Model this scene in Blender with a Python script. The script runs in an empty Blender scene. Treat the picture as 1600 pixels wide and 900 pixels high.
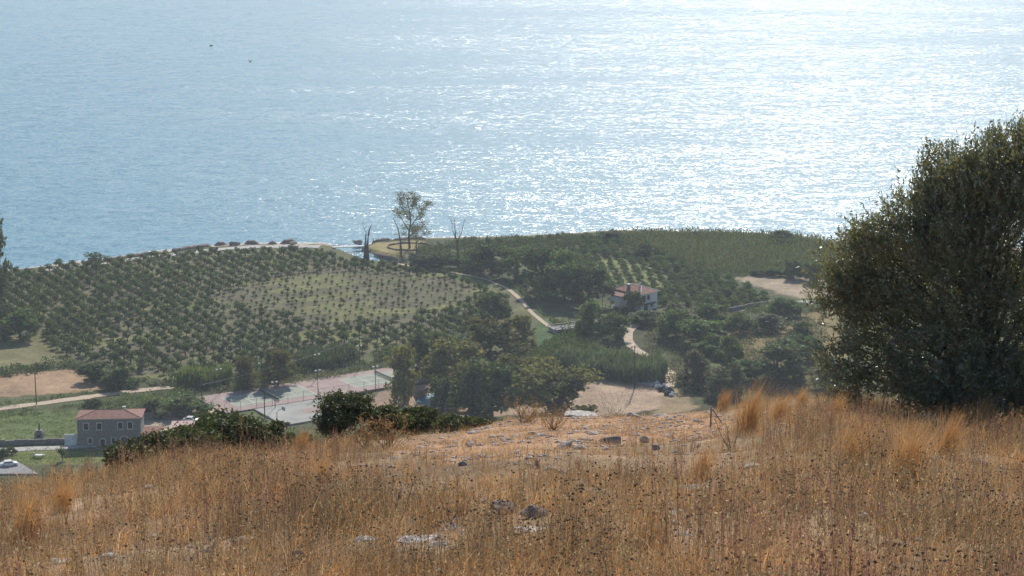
import bpy, math, random
import numpy as np
R = math.radians
rng = np.random.default_rng(7); random.seed(7)
SC = bpy.context.scene; COL = SC.collection

# ------------------------------------------------------------------ camera, sky, sun, exposure
H = 152.0; F = 3200.0; PITCH = R(12.5)            # camera height above the sea, focal length in photo pixels, downward tilt
cam = bpy.data.cameras.new('camera'); camo = bpy.data.objects.new('camera', cam); COL.objects.link(camo)
camo.location = (0, 0, H); camo.rotation_euler = (math.pi/2 - PITCH, 0, 0)
cam.sensor_width = 36; cam.lens = 36*F/1600; cam.clip_start = 0.5; cam.clip_end = 90000
SC.camera = camo
SUN_AZ, SUN_EL = R(8.5), R(38)                    # azimuth clockwise from +Y, elevation
w = bpy.data.worlds.new('World'); SC.world = w; w.use_nodes = True
nt = w.node_tree; bg = nt.nodes['Background']; sk = nt.nodes.new('ShaderNodeTexSky')
sk.sky_type = 'NISHITA'; sk.sun_disc = False; sk.sun_elevation = SUN_EL; sk.sun_rotation = SUN_AZ
sk.altitude = 100; sk.air_density = 1.0; sk.dust_density = 0.5; sk.ozone_density = 2.0
nt.links.new(sk.outputs[0], bg.inputs[0]); bg.inputs[1].default_value = 0.095
sl = bpy.data.lights.new('sun', 'SUN'); so = bpy.data.objects.new('sun', sl); COL.objects.link(so)
sl.energy = 4.2; sl.angle = R(0.53); sl.color = (1, 0.95, 0.87)
so.rotation_euler = (math.pi/2 - SUN_EL, 0, math.pi - SUN_AZ); so.location = (40, 200, 400)
SC.view_settings.view_transform = 'Standard'; SC.view_settings.look = 'None'
SC.view_settings.exposure = 0.38; SC.view_settings.gamma = 1.0; SC.view_settings.use_curve_mapping = False
SC.cycles.use_denoising = True; SC.cycles.max_bounces = 6; SC.cycles.diffuse_bounces = 2; SC.cycles.glossy_bounces = 2
SC.cycles.transparent_max_bounces = 6; SC.cycles.volume_bounces = 0; SC.cycles.sample_clamp_indirect = 4

# ------------------------------------------------------------------ where photo points lie in the place
GZ = 1.2                                           # level of the coastal plain
cp, sp_ = math.cos(PITCH), math.sin(PITCH)
def G(x, y, z=GZ):
    a, b = x-800.0, 450.0-y
    dx, dy, dz = a, F*cp + b*sp_, -F*sp_ + b*cp
    t = (z-H)/dz
    return np.array([dx*t, dy*t, z])
def PX(P):
    P = np.asarray(P, float); X, Y, Z = P[..., 0], P[..., 1], P[..., 2]-H
    f = Y*cp - Z*sp_; u = Y*sp_ + Z*cp
    return 800+F*X/f, 450-F*u/f
def scale_at(x, y, z=GZ):
    p = G(x, y, z); return F/(p[1]*cp-(p[2]-H)*sp_)   # photo pixels per metre there

# ------------------------------------------------------------------ helpers
def nz(x, y, s=1.0, seed=0):                       # smooth pseudo noise, -1..1
    x = np.asarray(x, float)*s+seed*17.3; y = np.asarray(y, float)*s-seed*9.1
    return (np.sin(x*1.7+1.3*np.sin(y*1.1+seed))+np.sin(y*1.9+1.7*np.sin(x*0.8-seed))+np.sin((x+y)*1.3+2.1*np.sin((x-y)*0.7)))/3
def inpoly(x, y, poly):
    x = np.asarray(x, float); y = np.asarray(y, float); r = np.zeros(x.shape, bool)
    n = len(poly)
    for i in range(n):
        x1, y1 = poly[i]; x2, y2 = poly[(i+1) % n]
        if y1 == y2: continue
        c = ((y1 > y) != (y2 > y)) & (x < (x2-x1)*(y-y1)/(y2-y1)+x1)
        r ^= c
    return r
def mesh_np(name, V, Fc, mat, col=None, smooth=False):
    V = np.asarray(V, np.float32); Fc = np.asarray(Fc, np.int32)
    m = bpy.data.meshes.new(name); k = Fc.shape[1]; n = len(Fc)
    m.vertices.add(len(V)); m.vertices.foreach_set('co', V.ravel())
    m.loops.add(n*k); m.loops.foreach_set('vertex_index', Fc.ravel())
    m.polygons.add(n); m.polygons.foreach_set('loop_start', np.arange(0, n*k, k, dtype=np.int32))
    m.polygons.foreach_set('loop_total', np.full(n, k, np.int32))
    if smooth: m.polygons.foreach_set('use_smooth', np.ones(n, bool))
    if col is not None:
        a = m.attributes.new('tint', 'FLOAT_COLOR', 'POINT')
        c = np.ones((len(V), 4), np.float32); c[:, :3] = col; a.data.foreach_set('color', c.ravel())
    m.update(calc_edges=True)
    if mat: m.materials.append(mat)
    return m
def link(name, data, parent=None, loc=None, rz=0, scale=None):
    o = bpy.data.objects.new(name, data); COL.objects.link(o)
    if parent is not None: o.parent = parent
    if loc is not None: o.location = tuple(map(float, loc))
    if rz: o.rotation_euler = (0, 0, float(rz))
    if scale is not None: o.scale = scale
    return o
def tag(o, label=None, cat=None, group=None, kind=None):
    if label: o['label'] = label
    if cat: o['category'] = cat
    if group: o['group'] = group
    if kind: o['kind'] = kind
    return o
class MB:                                          # collects polygons for one mesh
    def __init__(s): s.v = []; s.f = []
    def poly(s, pts):
        i = len(s.v); s.v += [tuple(map(float, p)) for p in pts]; s.f.append(tuple(range(i, i+len(pts))))
    def box(s, x0, x1, y0, y1, z0, z1):
        i = len(s.v)
        s.v += [(x0,y0,z0),(x1,y0,z0),(x1,y1,z0),(x0,y1,z0),(x0,y0,z1),(x1,y0,z1),(x1,y1,z1),(x0,y1,z1)]
        s.f += [tuple(i+k for k in q) for q in ((0,3,2,1),(4,5,6,7),(0,1,5,4),(1,2,6,5),(2,3,7,6),(3,0,4,7))]; return s
    def tube(s, pts, rad, n=6):
        pts = [np.array(p, float) for p in pts]; rad = rad if hasattr(rad, '__len__') else [rad]*len(pts)
        base = len(s.v)
        for k, p in enumerate(pts):
            d = pts[min(k+1, len(pts)-1)]-pts[max(k-1, 0)]; d = d/(np.linalg.norm(d)+1e-9)
            a = np.cross(d, (0,0,1) if abs(d[2]) < .9 else (1,0,0)); a /= np.linalg.norm(a); b = np.cross(d, a)
            for j in range(n):
                t = 2*math.pi*j/n; s.v.append(tuple(p+(a*math.cos(t)+b*math.sin(t))*rad[k]))
        for k in range(len(pts)-1):
            for j in range(n):
                j2 = (j+1) % n; s.f.append((base+k*n+j, base+k*n+j2, base+(k+1)*n+j2, base+(k+1)*n+j))
        s.f.append(tuple(base+j for j in reversed(range(n)))); s.f.append(tuple(base+(len(pts)-1)*n+j for j in range(n))); return s
    def build(s, name, mat, parent=None, smooth=False):
        m = bpy.data.meshes.new(name); m.from_pydata(s.v, [], s.f); m.update(calc_edges=True)
        if smooth:
            for p in m.polygons: p.use_smooth = True
        m.materials.append(mat); return link(name, m, parent)
def empty(name, loc, rz=0): return link(name, None, None, loc, rz)

# ------------------------------------------------------------------ materials
def newmat(name):
    m = bpy.data.materials.new(name); m.use_nodes = True; m.node_tree.nodes.clear()
    out = m.node_tree.nodes.new('ShaderNodeOutputMaterial'); return m, m.node_tree, out
def pmat(name, col, rough=0.8, var=0.25, scale=1.0, bump=0.0, spec=0.3, metallic=0):
    m, t, out = newmat(name); N, L = t.nodes, t.links
    p = N.new('ShaderNodeBsdfPrincipled'); L.new(p.outputs[0], out.inputs[0])
    p.inputs['Roughness'].default_value = rough; p.inputs['Specular IOR Level'].default_value = spec; p.inputs['Metallic'].default_value = metallic
    tc = N.new('ShaderNodeTexCoord'); n = N.new('ShaderNodeTexNoise'); n.inputs['Scale'].default_value = scale; n.inputs['Detail'].default_value = 6
    L.new(tc.outputs['Object'], n.inputs['Vector'])
    r = N.new('ShaderNodeValToRGB'); L.new(n.outputs['Fac'], r.inputs[0])
    r.color_ramp.elements[0].position = .3; r.color_ramp.elements[1].position = .7
    r.color_ramp.elements[0].color = (*[c*(1-var) for c in col], 1); r.color_ramp.elements[1].color = (*[min(1, c*(1+var)) for c in col], 1)
    L.new(r.outputs[0], p.inputs['Base Color'])
    if bump:
        b = N.new('ShaderNodeBump'); b.inputs['Strength'].default_value = bump; b.inputs['Distance'].default_value = .05
        L.new(n.outputs['Fac'], b.inputs['Height']); L.new(b.outputs[0], p.inputs['Normal'])
    return m
def leafmat(name, col, trans=0.45, gloss=0.02, rough=.6, objvar=.25, warm=(1.25, 1.15, .6)):
    # colour = base x per-leaf tint x per-plant variation; light passes through the leaf
    m, t, out = newmat(name); N, L = t.nodes, t.links
    at = N.new('ShaderNodeAttribute'); at.attribute_name = 'tint'
    oi = N.new('ShaderNodeObjectInfo')
    mr = N.new('ShaderNodeMapRange'); mr.inputs[3].default_value = 1-objvar; mr.inputs[4].default_value = 1+objvar; L.new(oi.outputs['Random'], mr.inputs[0])
    mx = N.new('ShaderNodeVectorMath'); mx.operation = 'MULTIPLY'; L.new(at.outputs['Color'], mx.inputs[0]); mx.inputs[1].default_value = col
    mo = N.new('ShaderNodeVectorMath'); mo.operation = 'SCALE'; L.new(mx.outputs[0], mo.inputs[0]); L.new(mr.outputs[0], mo.inputs['Scale'])
    d = N.new('ShaderNodeBsdfDiffuse'); tr = N.new('ShaderNodeBsdfTranslucent'); g = N.new('ShaderNodeBsdfGlossy'); g.inputs['Roughness'].default_value = rough
    L.new(mo.outputs[0], d.inputs[0])
    wm = N.new('ShaderNodeVectorMath'); wm.operation = 'MULTIPLY'; L.new(mo.outputs[0], wm.inputs[0]); wm.inputs[1].default_value = warm; L.new(wm.outputs[0], tr.inputs[0])
    m1 = N.new('ShaderNodeMixShader'); m1.inputs[0].default_value = trans; L.new(d.outputs[0], m1.inputs[1]); L.new(tr.outputs[0], m1.inputs[2])
    m2 = N.new('ShaderNodeMixShader'); m2.inputs[0].default_value = gloss; L.new(m1.outputs[0], m2.inputs[1]); L.new(g.outputs[0], m2.inputs[2])
    L.new(m2.outputs[0], out.inputs[0]); return m
def groundmat(name, s1, s2, amp=.35, bump=.3):
    # zone colour carried by the mesh, broken up by two sizes of noise
    m, t, out = newmat(name); N, L = t.nodes, t.links
    p = N.new('ShaderNodeBsdfPrincipled'); p.inputs['Roughness'].default_value = .95; p.inputs['Specular IOR Level'].default_value = .1; L.new(p.outputs[0], out.inputs[0])
    at = N.new('ShaderNodeAttribute'); at.attribute_name = 'tint'; tc = N.new('ShaderNodeTexCoord'); cur = at.outputs['Color']; hs = []
    for s, lo, hi in ((s1, 1-amp, 1+amp), (s2, 1-amp*.9, 1+amp*.9)):
        n = N.new('ShaderNodeTexNoise'); n.inputs['Scale'].default_value = s; n.inputs['Detail'].default_value = 8; n.inputs['Roughness'].default_value = .65; L.new(tc.outputs['Object'], n.inputs['Vector'])
        mr = N.new('ShaderNodeMapRange'); mr.inputs[1].default_value = .3; mr.inputs[2].default_value = .7; mr.inputs[3].default_value = lo; mr.inputs[4].default_value = hi; L.new(n.outputs['Fac'], mr.inputs[0])
        v = N.new('ShaderNodeVectorMath'); v.operation = 'SCALE'; L.new(cur, v.inputs[0]); L.new(mr.outputs[0], v.inputs['Scale']); cur = v.outputs[0]; hs.append(n)
    L.new(cur, p.inputs['Base Color'])
    b = N.new('ShaderNodeBump'); b.inputs['Strength'].default_value = bump; b.inputs['Distance'].default_value = .3; L.new(hs[1].outputs['Fac'], b.inputs['Height']); L.new(b.outputs[0], p.inputs['Normal'])
    return m
def seamat():
    m, t, out = newmat('sea_water'); N, L = t.nodes, t.links
    p = N.new('ShaderNodeBsdfPrincipled'); L.new(p.outputs[0], out.inputs[0])
    p.inputs['Base Color'].default_value = (.05, .19, .26, 1); p.inputs['Roughness'].default_value = .25; p.inputs['IOR'].default_value = 1.333
    tc = N.new('ShaderNodeTexCoord'); acc = None
    big = N.new('ShaderNodeTexNoise'); big.inputs['Scale'].default_value = 1; big.inputs['Detail'].default_value = 4
    mp0 = N.new('ShaderNodeMapping'); mp0.inputs['Rotation'].default_value = (0, 0, R(-24)); mp0.inputs['Scale'].default_value = (.0022, .012, 1)
    L.new(tc.outputs['Object'], mp0.inputs[0]); L.new(mp0.outputs[0], big.inputs['Vector'])
    calm = N.new('ShaderNodeMapRange'); calm.inputs[1].default_value = .35; calm.inputs[2].default_value = .68; calm.inputs[3].default_value = .74; calm.inputs[4].default_value = 1.25
    L.new(big.outputs['Fac'], calm.inputs[0])
    # the slope of the water: wave trains of several sizes, (bearing, cycles per metre along and across the crests, slope across, slope along)
    for rot, sx, sy, kx, ky in WAVES:
        mp = N.new('ShaderNodeMapping'); mp.inputs['Rotation'].default_value = (0, 0, R(rot)); mp.inputs['Scale'].default_value = (sx, sy, 1)
        n = N.new('ShaderNodeTexNoise'); n.inputs['Scale'].default_value = 1; n.inputs['Detail'].default_value = 2; n.inputs['Roughness'].default_value = .55
        L.new(tc.outputs['Object'], mp.inputs[0]); L.new(mp.outputs[0], n.inputs['Vector'])
        v = N.new('ShaderNodeVectorMath'); v.operation = 'SUBTRACT'; L.new(n.outputs['Color'], v.inputs[0]); v.inputs[1].default_value = (.5, .5, .5)
        w2 = N.new('ShaderNodeVectorMath'); w2.operation = 'MULTIPLY'; L.new(v.outputs[0], w2.inputs[0]); w2.inputs[1].default_value = (kx, ky, 0)
        if acc: q = N.new('ShaderNodeVectorMath'); q.operation = 'ADD'; L.new(acc.outputs[0], q.inputs[0]); L.new(w2.outputs[0], q.inputs[1]); acc = q
        else: acc = w2
    sc = N.new('ShaderNodeVectorMath'); sc.operation = 'SCALE'; L.new(acc.outputs[0], sc.inputs[0]); L.new(calm.outputs[0], sc.inputs['Scale'])
    up = N.new('ShaderNodeVectorMath'); up.operation = 'ADD'; L.new(sc.outputs[0], up.inputs[0]); up.inputs[1].default_value = (0, 0, 1)
    no = N.new('ShaderNodeVectorMath'); no.operation = 'NORMALIZE'; L.new(up.outputs[0], no.inputs[0]); L.new(no.outputs[0], p.inputs['Normal'])
    return m
WAVES = ((-20, .07, .19, .30, .32), (-18, .32, .85, .72, .72), (-30, 1.0, 2.4, .85, .85), (0, 4.0, 6.0, .6, .6))
M_SEA = seamat()
M_GROUND = groundmat('plain_ground', .12, 1.1, .32)
M_HILL = groundmat('hill_soil', .7, 9.0, .3, .5)

# ------------------------------------------------------------------ the setting: sea, coastal plain, hillside
b = MB(); b.poly([(-30000, 380, 0), (30000, 380, 0), (30000, 32000, 0), (-30000, 32000, 0)])
tag(b.build('sea', M_SEA), 'blue sea glittering with sun and small waves', kind='structure')

SHORE = [(-900,560),(-500,500),(-120,440),(0,424),(60,417),(170,403),(250,392),(330,384),(400,380),(470,380),(505,380),(520,383),(552,386),(572,384),(592,376),(640,372),(720,371),(800,369),(900,364),(960,360),(1100,361),(1240,366),(1290,374),(1420,383),(1700,390),(2200,396)]
SH = np.array([G(x, y, 0)[:2] for x, y in SHORE])
SHO = np.argsort(SH[:, 0]); SHX, SHY = SH[SHO, 0], SH[SHO, 1]
LAGOON = [(500,383),(520,388),(545,398),(575,408),(605,410),(622,408),(624,403),(600,400),(582,395),(572,391),(566,386),(552,384)]
POND = [(648,632),(700,642),(740,632),(722,612),(690,606),(655,618)]
ZONES = [   # (outline in photo points, colour)
 ([(0,430),(150,412),(330,394),(500,392),(560,410),(640,418),(720,430),(800,455),(840,492),(760,525),(640,548),(500,572),(300,592),(200,592),(100,562),(0,522)], (.118,.108,.062)),
 ([(-60,524),(60,530),(112,560),(60,572),(-60,574)], (.17,.155,.075)),
 ([(-60,588),(20,584),(115,576),(182,604),(140,612),(-60,622)], (.33,.22,.135)),
 ([(-90,646),(122,640),(124,692),(-90,692)], (.115,.145,.052)),
 ([(-90,700),(170,696),(240,720),(-90,730)], (.16,.175,.058)),
 ([(222,650),(320,640),(345,632),(352,648),(300,676),(222,680)], (.36,.29,.22)),
 ([(925,588),(960,582),(1000,588),(1042,606),(1046,636),(900,660),(790,650),(815,612),(900,606)], (.36,.26,.178)),
 ([(1030,600),(1075,612),(1090,640),(1020,650),(1036,620)], (.26,.19,.11)),
 ([(540,628),(620,606),(700,598),(770,618),(800,650),(560,660)], (.30,.21,.145)),
 ([(1148,434),(1200,429),(1300,440),(1320,466),(1240,466)], (.31,.245,.17)),
 ([(1140,520),(1300,478),(1330,560),(1250,600),(1150,560)], (.20,.155,.068)),
 ([(640,420),(720,422),(800,448),(860,505),(905,520),(900,560),(830,560),(840,500),(800,458)], (.062,.105,.038)),
 ([(925,402),(1000,404),(1045,440),(1040,456),(1000,460),(935,445)], (.165,.175,.068)),
 ([(572,386),(592,378),(660,376),(668,396),(610,402),(584,394)], (.27,.225,.10)),
]
def plain_z(X, Y):
    X = np.asarray(X, float); Y = np.asarray(Y, float)
    d = np.interp(X, SHX, SHY)-Y                       # metres inland of the waterline
    z = GZ+.18*nz(X, Y, .09)+.1*nz(X, Y, .31, 2)
    k = np.clip(d/9, -1, 1); z = np.where(d < 9, np.where(k > 0, .15+(z-.15)*k*k*(3-2*k), .15+4*k), z)
    x, y = PX(np.stack([X, Y, np.full_like(X, .4)], -1))
    for P in (LAGOON, POND): z = np.where(inpoly(x+nz(X, Y, .5, 4)*1.5, y+nz(X, Y, .6, 5)*.7, P), -.8, z)
    return np.maximum(z, -3.0)
gx = np.concatenate([[-6000,-3000,-1500,-800,-500,-380,-320], np.arange(-280, 330, 1.6), [360,420,520,800,1500,3000,6000]])
gy = np.concatenate([[-400,-100,100,250,350,400], np.arange(430, 830, 1.6), [850, 900]])
XX, YY = np.meshgrid(gx, gy); ZZ = plain_z(XX, YY)
x, y = PX(np.stack([XX, YY, np.full_like(XX, GZ)], -1))
jx, jy = x+nz(XX, YY, .35, 1)*5, y+nz(XX, YY, .4, 3)*1.8
C = np.empty(XX.shape+(3,)); C[:] = (.085, .092, .042)
C *= (1+.35*nz(XX, YY, .045, 6)+.2*nz(XX, YY, .2, 7))[..., None]
for P, c in ZONES: C[inpoly(jx, jy, P)] = c
orch = inpoly(jx, jy, ZONES[0][0])
ga = R(-29)                                            # bearing of the orchard rows
U, W = XX*math.cos(ga)-YY*math.sin(ga), XX*math.sin(ga)+YY*math.cos(ga)
gr = orch & ((nz(U*.25, W*1.3, .16, 8)+.55*nz(XX, YY, .06, 9)) > .32); C[gr] = (.15, .148, .06)
gr2 = orch & ~gr & (nz(U*.3, W, .2, 11) > .3); C[gr2] = (.10, .102, .05)
dsh = np.interp(XX, SHX, SHY)-YY
sand = (dsh < 9+3*nz(XX, YY, .12, 12)) & ((x < 560) | (x > 1255)) & (x > 60); C[sand] = (.42, .35, .28)
sand2 = (dsh < 3) & ~sand; C[sand2] = (.30, .25, .19)
C = np.clip(C, .01, 1)
ny, nx = XX.shape; idx = np.arange(ny*nx).reshape(ny, nx)
FQ = np.stack([idx[:-1, :-1], idx[:-1, 1:], idx[1:, 1:], idx[1:, :-1]], -1).reshape(-1, 4)
tag(link('ground', mesh_np('ground', np.stack([XX, YY, ZZ], -1).reshape(-1, 3), FQ, M_GROUND, C.reshape(-1, 3), True)), 'flat coastal plain of fields, orchard soil and scrub', kind='structure')

# hillside: falls from the camera to an edge, then drops steeply to the plain
EX = np.array([-4000, -800, 0, 150, 300, 480, 600, 700, 800, 900, 1000, 1100, 1200, 1300, 1400, 1600, 2400, 5000], float)
EY = np.array([760, 750, 742, 728, 708, 695, 684, 674, 658, 650, 649, 641, 622, 618, 628, 640, 640, 640], float)
ED = np.array([36, 36, 38, 40, 42, 45, 47, 49, 52, 53, 53, 52, 50, 50, 50, 50, 50, 50], float)
def hill_z(X, Y):
    X = np.asarray(X, float); Y = np.asarray(Y, float)
    d = np.hypot(X, Y); a = np.arctan2(X, np.maximum(Y, 1e-3)); a = np.clip(a, -1.2, 1.2)
    px = 800+F*np.tan(a)/1.045
    ey = np.interp(px, EX, EY); ed = np.interp(px, EX, ED)
    te = np.tan(PITCH+np.arctan((ey-450)/F)/1.0)/np.cos(np.clip(a, -.3, .3))**0
    s = te-1.7/ed
    bumpy = .10*nz(X, Y, .55, 21)+.05*nz(X, Y, 1.6, 22)
    e = np.maximum(d-ed, 0)
    drop = np.where(e < 6, .025*e*e, .9+.30*(e-6)); drop = np.minimum(drop, .9+.22*(e-6)+2) if False else drop
    z = H-1.7-d*s-drop+bumpy*np.clip(d/12, 0, 1)
    z = np.where(Y < 0, H-1.7+.1*np.clip(-Y, 0, 60), z)
    return z
aa = np.concatenate([np.linspace(-1.45, -.36, 14)[:-1], np.linspace(-.36, .36, 170), np.linspace(.36, 1.45, 14)[1:]])
dd = np.concatenate([np.linspace(.6, 8, 10)[:-1], np.linspace(8, 62, 190), np.linspace(62, 140, 60)[1:], np.linspace(140, 520, 30)[1:]])
A, D = np.meshgrid(aa, dd); HX, HY = D*np.sin(A), D*np.cos(A); HZ = np.maximum(hill_z(HX, HY), -2.5)
hx, hy = PX(np.stack([HX, HY, HZ], -1))
BARE = [(590,702),(700,684),(770,664),(880,654),(1000,652),(1105,646),(1150,662),(1110,690),(1010,694),(920,700),(820,716),(700,724)]
HC = np.empty(HX.shape+(3,)); HC[:] = (.29, .20, .125)
HC *= (1+.25*nz(HX, HY, .4, 31))[..., None]
HC[inpoly(hx+6*nz(HX, HY, .8, 32), hy+3*nz(HX, HY, .9, 33), BARE)] = (.43, .275, .17)
HC[D > 60] = (.10, .095, .045)
n1, n2 = HX.shape; idx = np.arange(n1*n2).reshape(n1, n2)
FQ = np.stack([idx[:-1, :-1], idx[1:, :-1], idx[1:, 1:], idx[:-1, 1:]], -1).reshape(-1, 4)[:, ::-1]
tag(link('hillside', mesh_np('hillside', np.stack([HX, HY, HZ], -1).reshape(-1, 3), FQ, M_HILL, np.clip(HC, .01, 1).reshape(-1, 3), True)), 'dry stony hillside sloping away below the viewpoint', kind='structure')
def hill_pt(x, y):                                     # where the sight line through a photo point meets the hillside
    d0 = G(x, y, 0)-np.array([0, 0, H]); d0 /= np.linalg.norm(d0); t = 6.0
    while t < 400:
        p = np.array([0, 0, H])+d0*t
        if p[2] < hill_z(p[0], p[1]): return np.array([p[0], p[1], float(hill_z(p[0], p[1]))])
        t += .1
    return p
# ------------------------------------------------------------------ plant makers
def unit(v): return v/(np.linalg.norm(v, axis=-1, keepdims=True)+1e-9)
def leaves(P, ln, wd, axis=None, spread=1.0, tint=(.65, 1.35), hue=.12, r=rng):
    n = len(P); a = r.normal(size=(n, 3))
    if axis is not None: a = axis+spread*a*.6
    a = unit(a); b = unit(np.cross(a, r.normal(size=(n, 3))))
    ln = ln*r.uniform(.7, 1.3, (n, 1)); wd = wd*r.uniform(.7, 1.3, (n, 1))
    V = np.stack([P-a*ln*.5, P+b*wd*.5, P+a*ln*.5, P-b*wd*.5], 1).reshape(-1, 3)
    Fc = np.arange(4*n).reshape(n, 4)
    t = r.uniform(*tint, (n, 1))*(1+hue*r.normal(size=(n, 3))*np.array([1, .4, .6])); C = np.repeat(np.clip(t, .2, 2.2), 4, 0)
    return V, Fc, C
def crown_points(lobes, nc, nl, spread, r=rng):
    # lobes: (centre, radii, share); leaf clumps sit mostly towards each lobe's skin, which is itself uneven
    out = []; cents = []; tot = sum(l[2] for l in lobes)
    for c, rad, share in lobes:
        k = max(2, int(nc*share/tot)); d = unit(r.normal(size=(k, 3)))
        un = 1+.22*np.sin(d[:, 0]*5+c[0]*3)*np.sin(d[:, 1]*6+c[1])+.12*np.sin(d[:, 2]*11+1)
        cc = np.array(c)+d*np.array(rad)*(r.uniform(0, 1, (k, 1))**.30*.92)*un[:, None]; cents.append(cc)
        sz = spread*r.uniform(.55, 1.35, (k, 1, 1))
        out.append((cc[:, None, :]+r.normal(size=(k, nl, 3))*sz*np.array([1, 1, .75])).reshape(-1, 3))
    return np.concatenate(out), np.concatenate(cents)
def limbs(trunk_pts, trunk_r, targets, n=7, kids=2):
    m = MB(); m.tube(trunk_pts, trunk_r, n); top = np.array(trunk_pts[-1], float); tr = trunk_r[-1]
    for t in targets:
        k = random.uniform(.45, 1.0); s = np.array(trunk_pts[-2])*(1-k)+top*k; t = np.array(t, float)
        mid = (s+t)/2+np.array([random.uniform(-.1, .1), random.uniform(-.1, .1), .12])*np.linalg.norm(t-s)
        m.tube([s, mid, t], [tr*.8, tr*.45, tr*.12], 5)
        for _ in range(kids):
            e = mid+(t-mid)*random.uniform(.2, .9)+np.array([random.uniform(-1, 1), random.uniform(-1, 1), random.uniform(-.2, .9)])*np.linalg.norm(t-s)*.3
            m.tube([mid, e], [tr*.3, tr*.06], 4)
    return m
M_BARK = pmat('bark', (.10, .078, .058), .95, .3, 3)
M_BARKP = pmat('pale_bark', (.20, .165, .13), .9, .3, 2)
M_DEADW = pmat('dead_wood', (.085, .068, .055), .95, .25, 2)
LM = {'orch': leafmat('orchard_leaf', (.082, .122, .044), .36), 'euc': leafmat('gum_leaf', (.155, .160, .062), .40),
      'dark': leafmat('dark_leaf', (.092, .128, .056), .34), 'mid': leafmat('shrub_leaf', (.115, .168, .064), .36),
      'light': leafmat('light_leaf', (.125, .175, .06), 0.34), 'grey': leafmat('grey_leaf', (.14, .15, .088), .32),
      'reed': leafmat('reed_leaf', (.115, .155, .095), 0.30), 'olive': leafmat('olive_leaf', (.190, .198, .120), .32, .07, .35, 0),
      'field': leafmat('field_leaf', (.15, .185, .075), 0.34), 'grove': leafmat('grove_leaf', (.10, .155, .05), 0.34), 'slope': leafmat('slope_leaf', (.078, .098, .042), 0.30, .05), 'dry': leafmat('dry_plant', (1, 1, 1), .36, .01, .6, .08, (1.1, 1, .9))}
def make_plant(kind, seed):
    # unit plants: 1 m tall and about 1 m wide, scaled where they stand; returns (crown mesh builder, trunk mesh)
    r = np.random.default_rng(seed); random.seed(seed)
    if kind == 'tree':
        lob = [((0, 0, .42), (.3, .3, .4), 1.5)]
        for k in range(13):
            a = r.uniform(0, 6.28); z = r.uniform(.08, .84); q = (.38-.32*max(0, z-.45)/.5)*r.uniform(.6, 1.05); w_ = r.uniform(.15, .23); lob.append(((q*math.cos(a), q*math.sin(a), z), (w_, w_, w_*.85), 1))
        P, cc = crown_points(lob, 200, 28, .036, r); L = leaves(P, .055, .040, r=r)
        t = limbs([(0, 0, -.06), (.01, .01, .2), (.0, .02, .45)], [.034, .026, .018], cc[r.choice(len(cc), 9)], 6)
    elif kind == 'column':
        lob = [((r.uniform(-.1, .1), r.uniform(-.1, .1), z), (.36-.17*abs(z-.4), .36-.17*abs(z-.4), .17), 1) for z in (.14, .28, .42, .55, .7, .84)]
        P, cc = crown_points(lob, 130, 30, .05, r); L = leaves(P, .058, .038, r=r)
        t = limbs([(0, 0, -.06), (.01, .01, .3), (.0, .02, .6)], [.034, .024, .014], cc[r.choice(len(cc), 8)], 6)
    elif kind == 'open':
        lob = [((r.uniform(-.34, .34), r.uniform(-.3, .3), r.uniform(.35, .86)), (.16, .16, .12), 1) for _ in range(9)]
        P, cc = crown_points(lob, 80, 24, .04, r); L = leaves(P, .05, .028, r=r)
        t = limbs([(0, 0, -.06), (.03, .01, .15), (.05, .02, .32)], [.03, .024, .018], [l[0] for l in lob], 6)
    elif kind == 'bush':
        lob = [((0, 0, .36), (.36, .36, .44), 2)]
        for k in range(9):
            a = r.uniform(0, 6.28); z = r.uniform(.1, .78); q = (.36-.34*max(0, z-.35)/.5)*r.uniform(.6, 1.05); w_ = r.uniform(.14, .21); lob.append(((q*math.cos(a), q*math.sin(a), z), (w_, w_, w_), 1))
        P, cc = crown_points(lob, 165, 24, .036, r); P[:, 2] = np.abs(P[:, 2]); L = leaves(P, .07, .045, r=r)
        t = limbs([(0, 0, -.05), (0, .01, .1), (.01, 0, .25)], [.035, .03, .02], cc[r.choice(len(cc), 7)], 5)
    else:   # orchard tree
        lob = [((0, 0, .56), (.42, .42, .40), 4)]+[((r.uniform(-.25, .25), r.uniform(-.25, .25), r.uniform(.4, .8)), (.2, .2, .18), 1) for _ in range(3)]
        P, cc = crown_points(lob, 40, 9, .07, r); L = leaves(P, .14, .10, r=r)
        t = MB(); t.tube([(0, 0, -.1), (.01, 0, .2), (0, .01, .5)], [.05, .04, .025], 5)
    tm = bpy.data.meshes.new('trunk'); tm.from_pydata(t.v, [], t.f); tm.update(calc_edges=True); tm.materials.append(M_BARK)
    return L, tm
PLANTS = {k: [make_plant(k, 100*i+s) for s in range(n)] for i, (k, n) in enumerate((('tree', 4), ('column', 2), ('open', 2), ('bush', 5), ('orch', 6)))}
CROWNS = {}
def plant(name, label, cat, base, wid, hgt, kind, leaf, group=None, var=None):
    v = random.randrange(len(PLANTS[kind])) if var is None else var
    key = (kind, v, leaf)
    if key not in CROWNS: L = PLANTS[kind][v][0]; CROWNS[key] = mesh_np('crown', *L[:2], LM[leaf], L[2])
    o = empty(name, base, random.uniform(0, 6.28)); o.scale = (wid, wid, hgt); tag(o, label, cat, group)
    link('trunk', PLANTS[kind][v][1], o); link('crown', CROWNS[key], o); return o
def plain_plant(name, label, cat, x, ybase, wpx, hpx, kind, leaf, group=None):
    p = G(x, ybase); s = scale_at(x, ybase); p[2] = max(float(plain_z(p[0], p[1])), .1)
    k = 1.12 if kind == 'tree' else 1.0
    return plant(name, label, cat, p, wpx/s*1.22*k, hpx/s/.975*1.1, kind, leaf, group)

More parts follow.
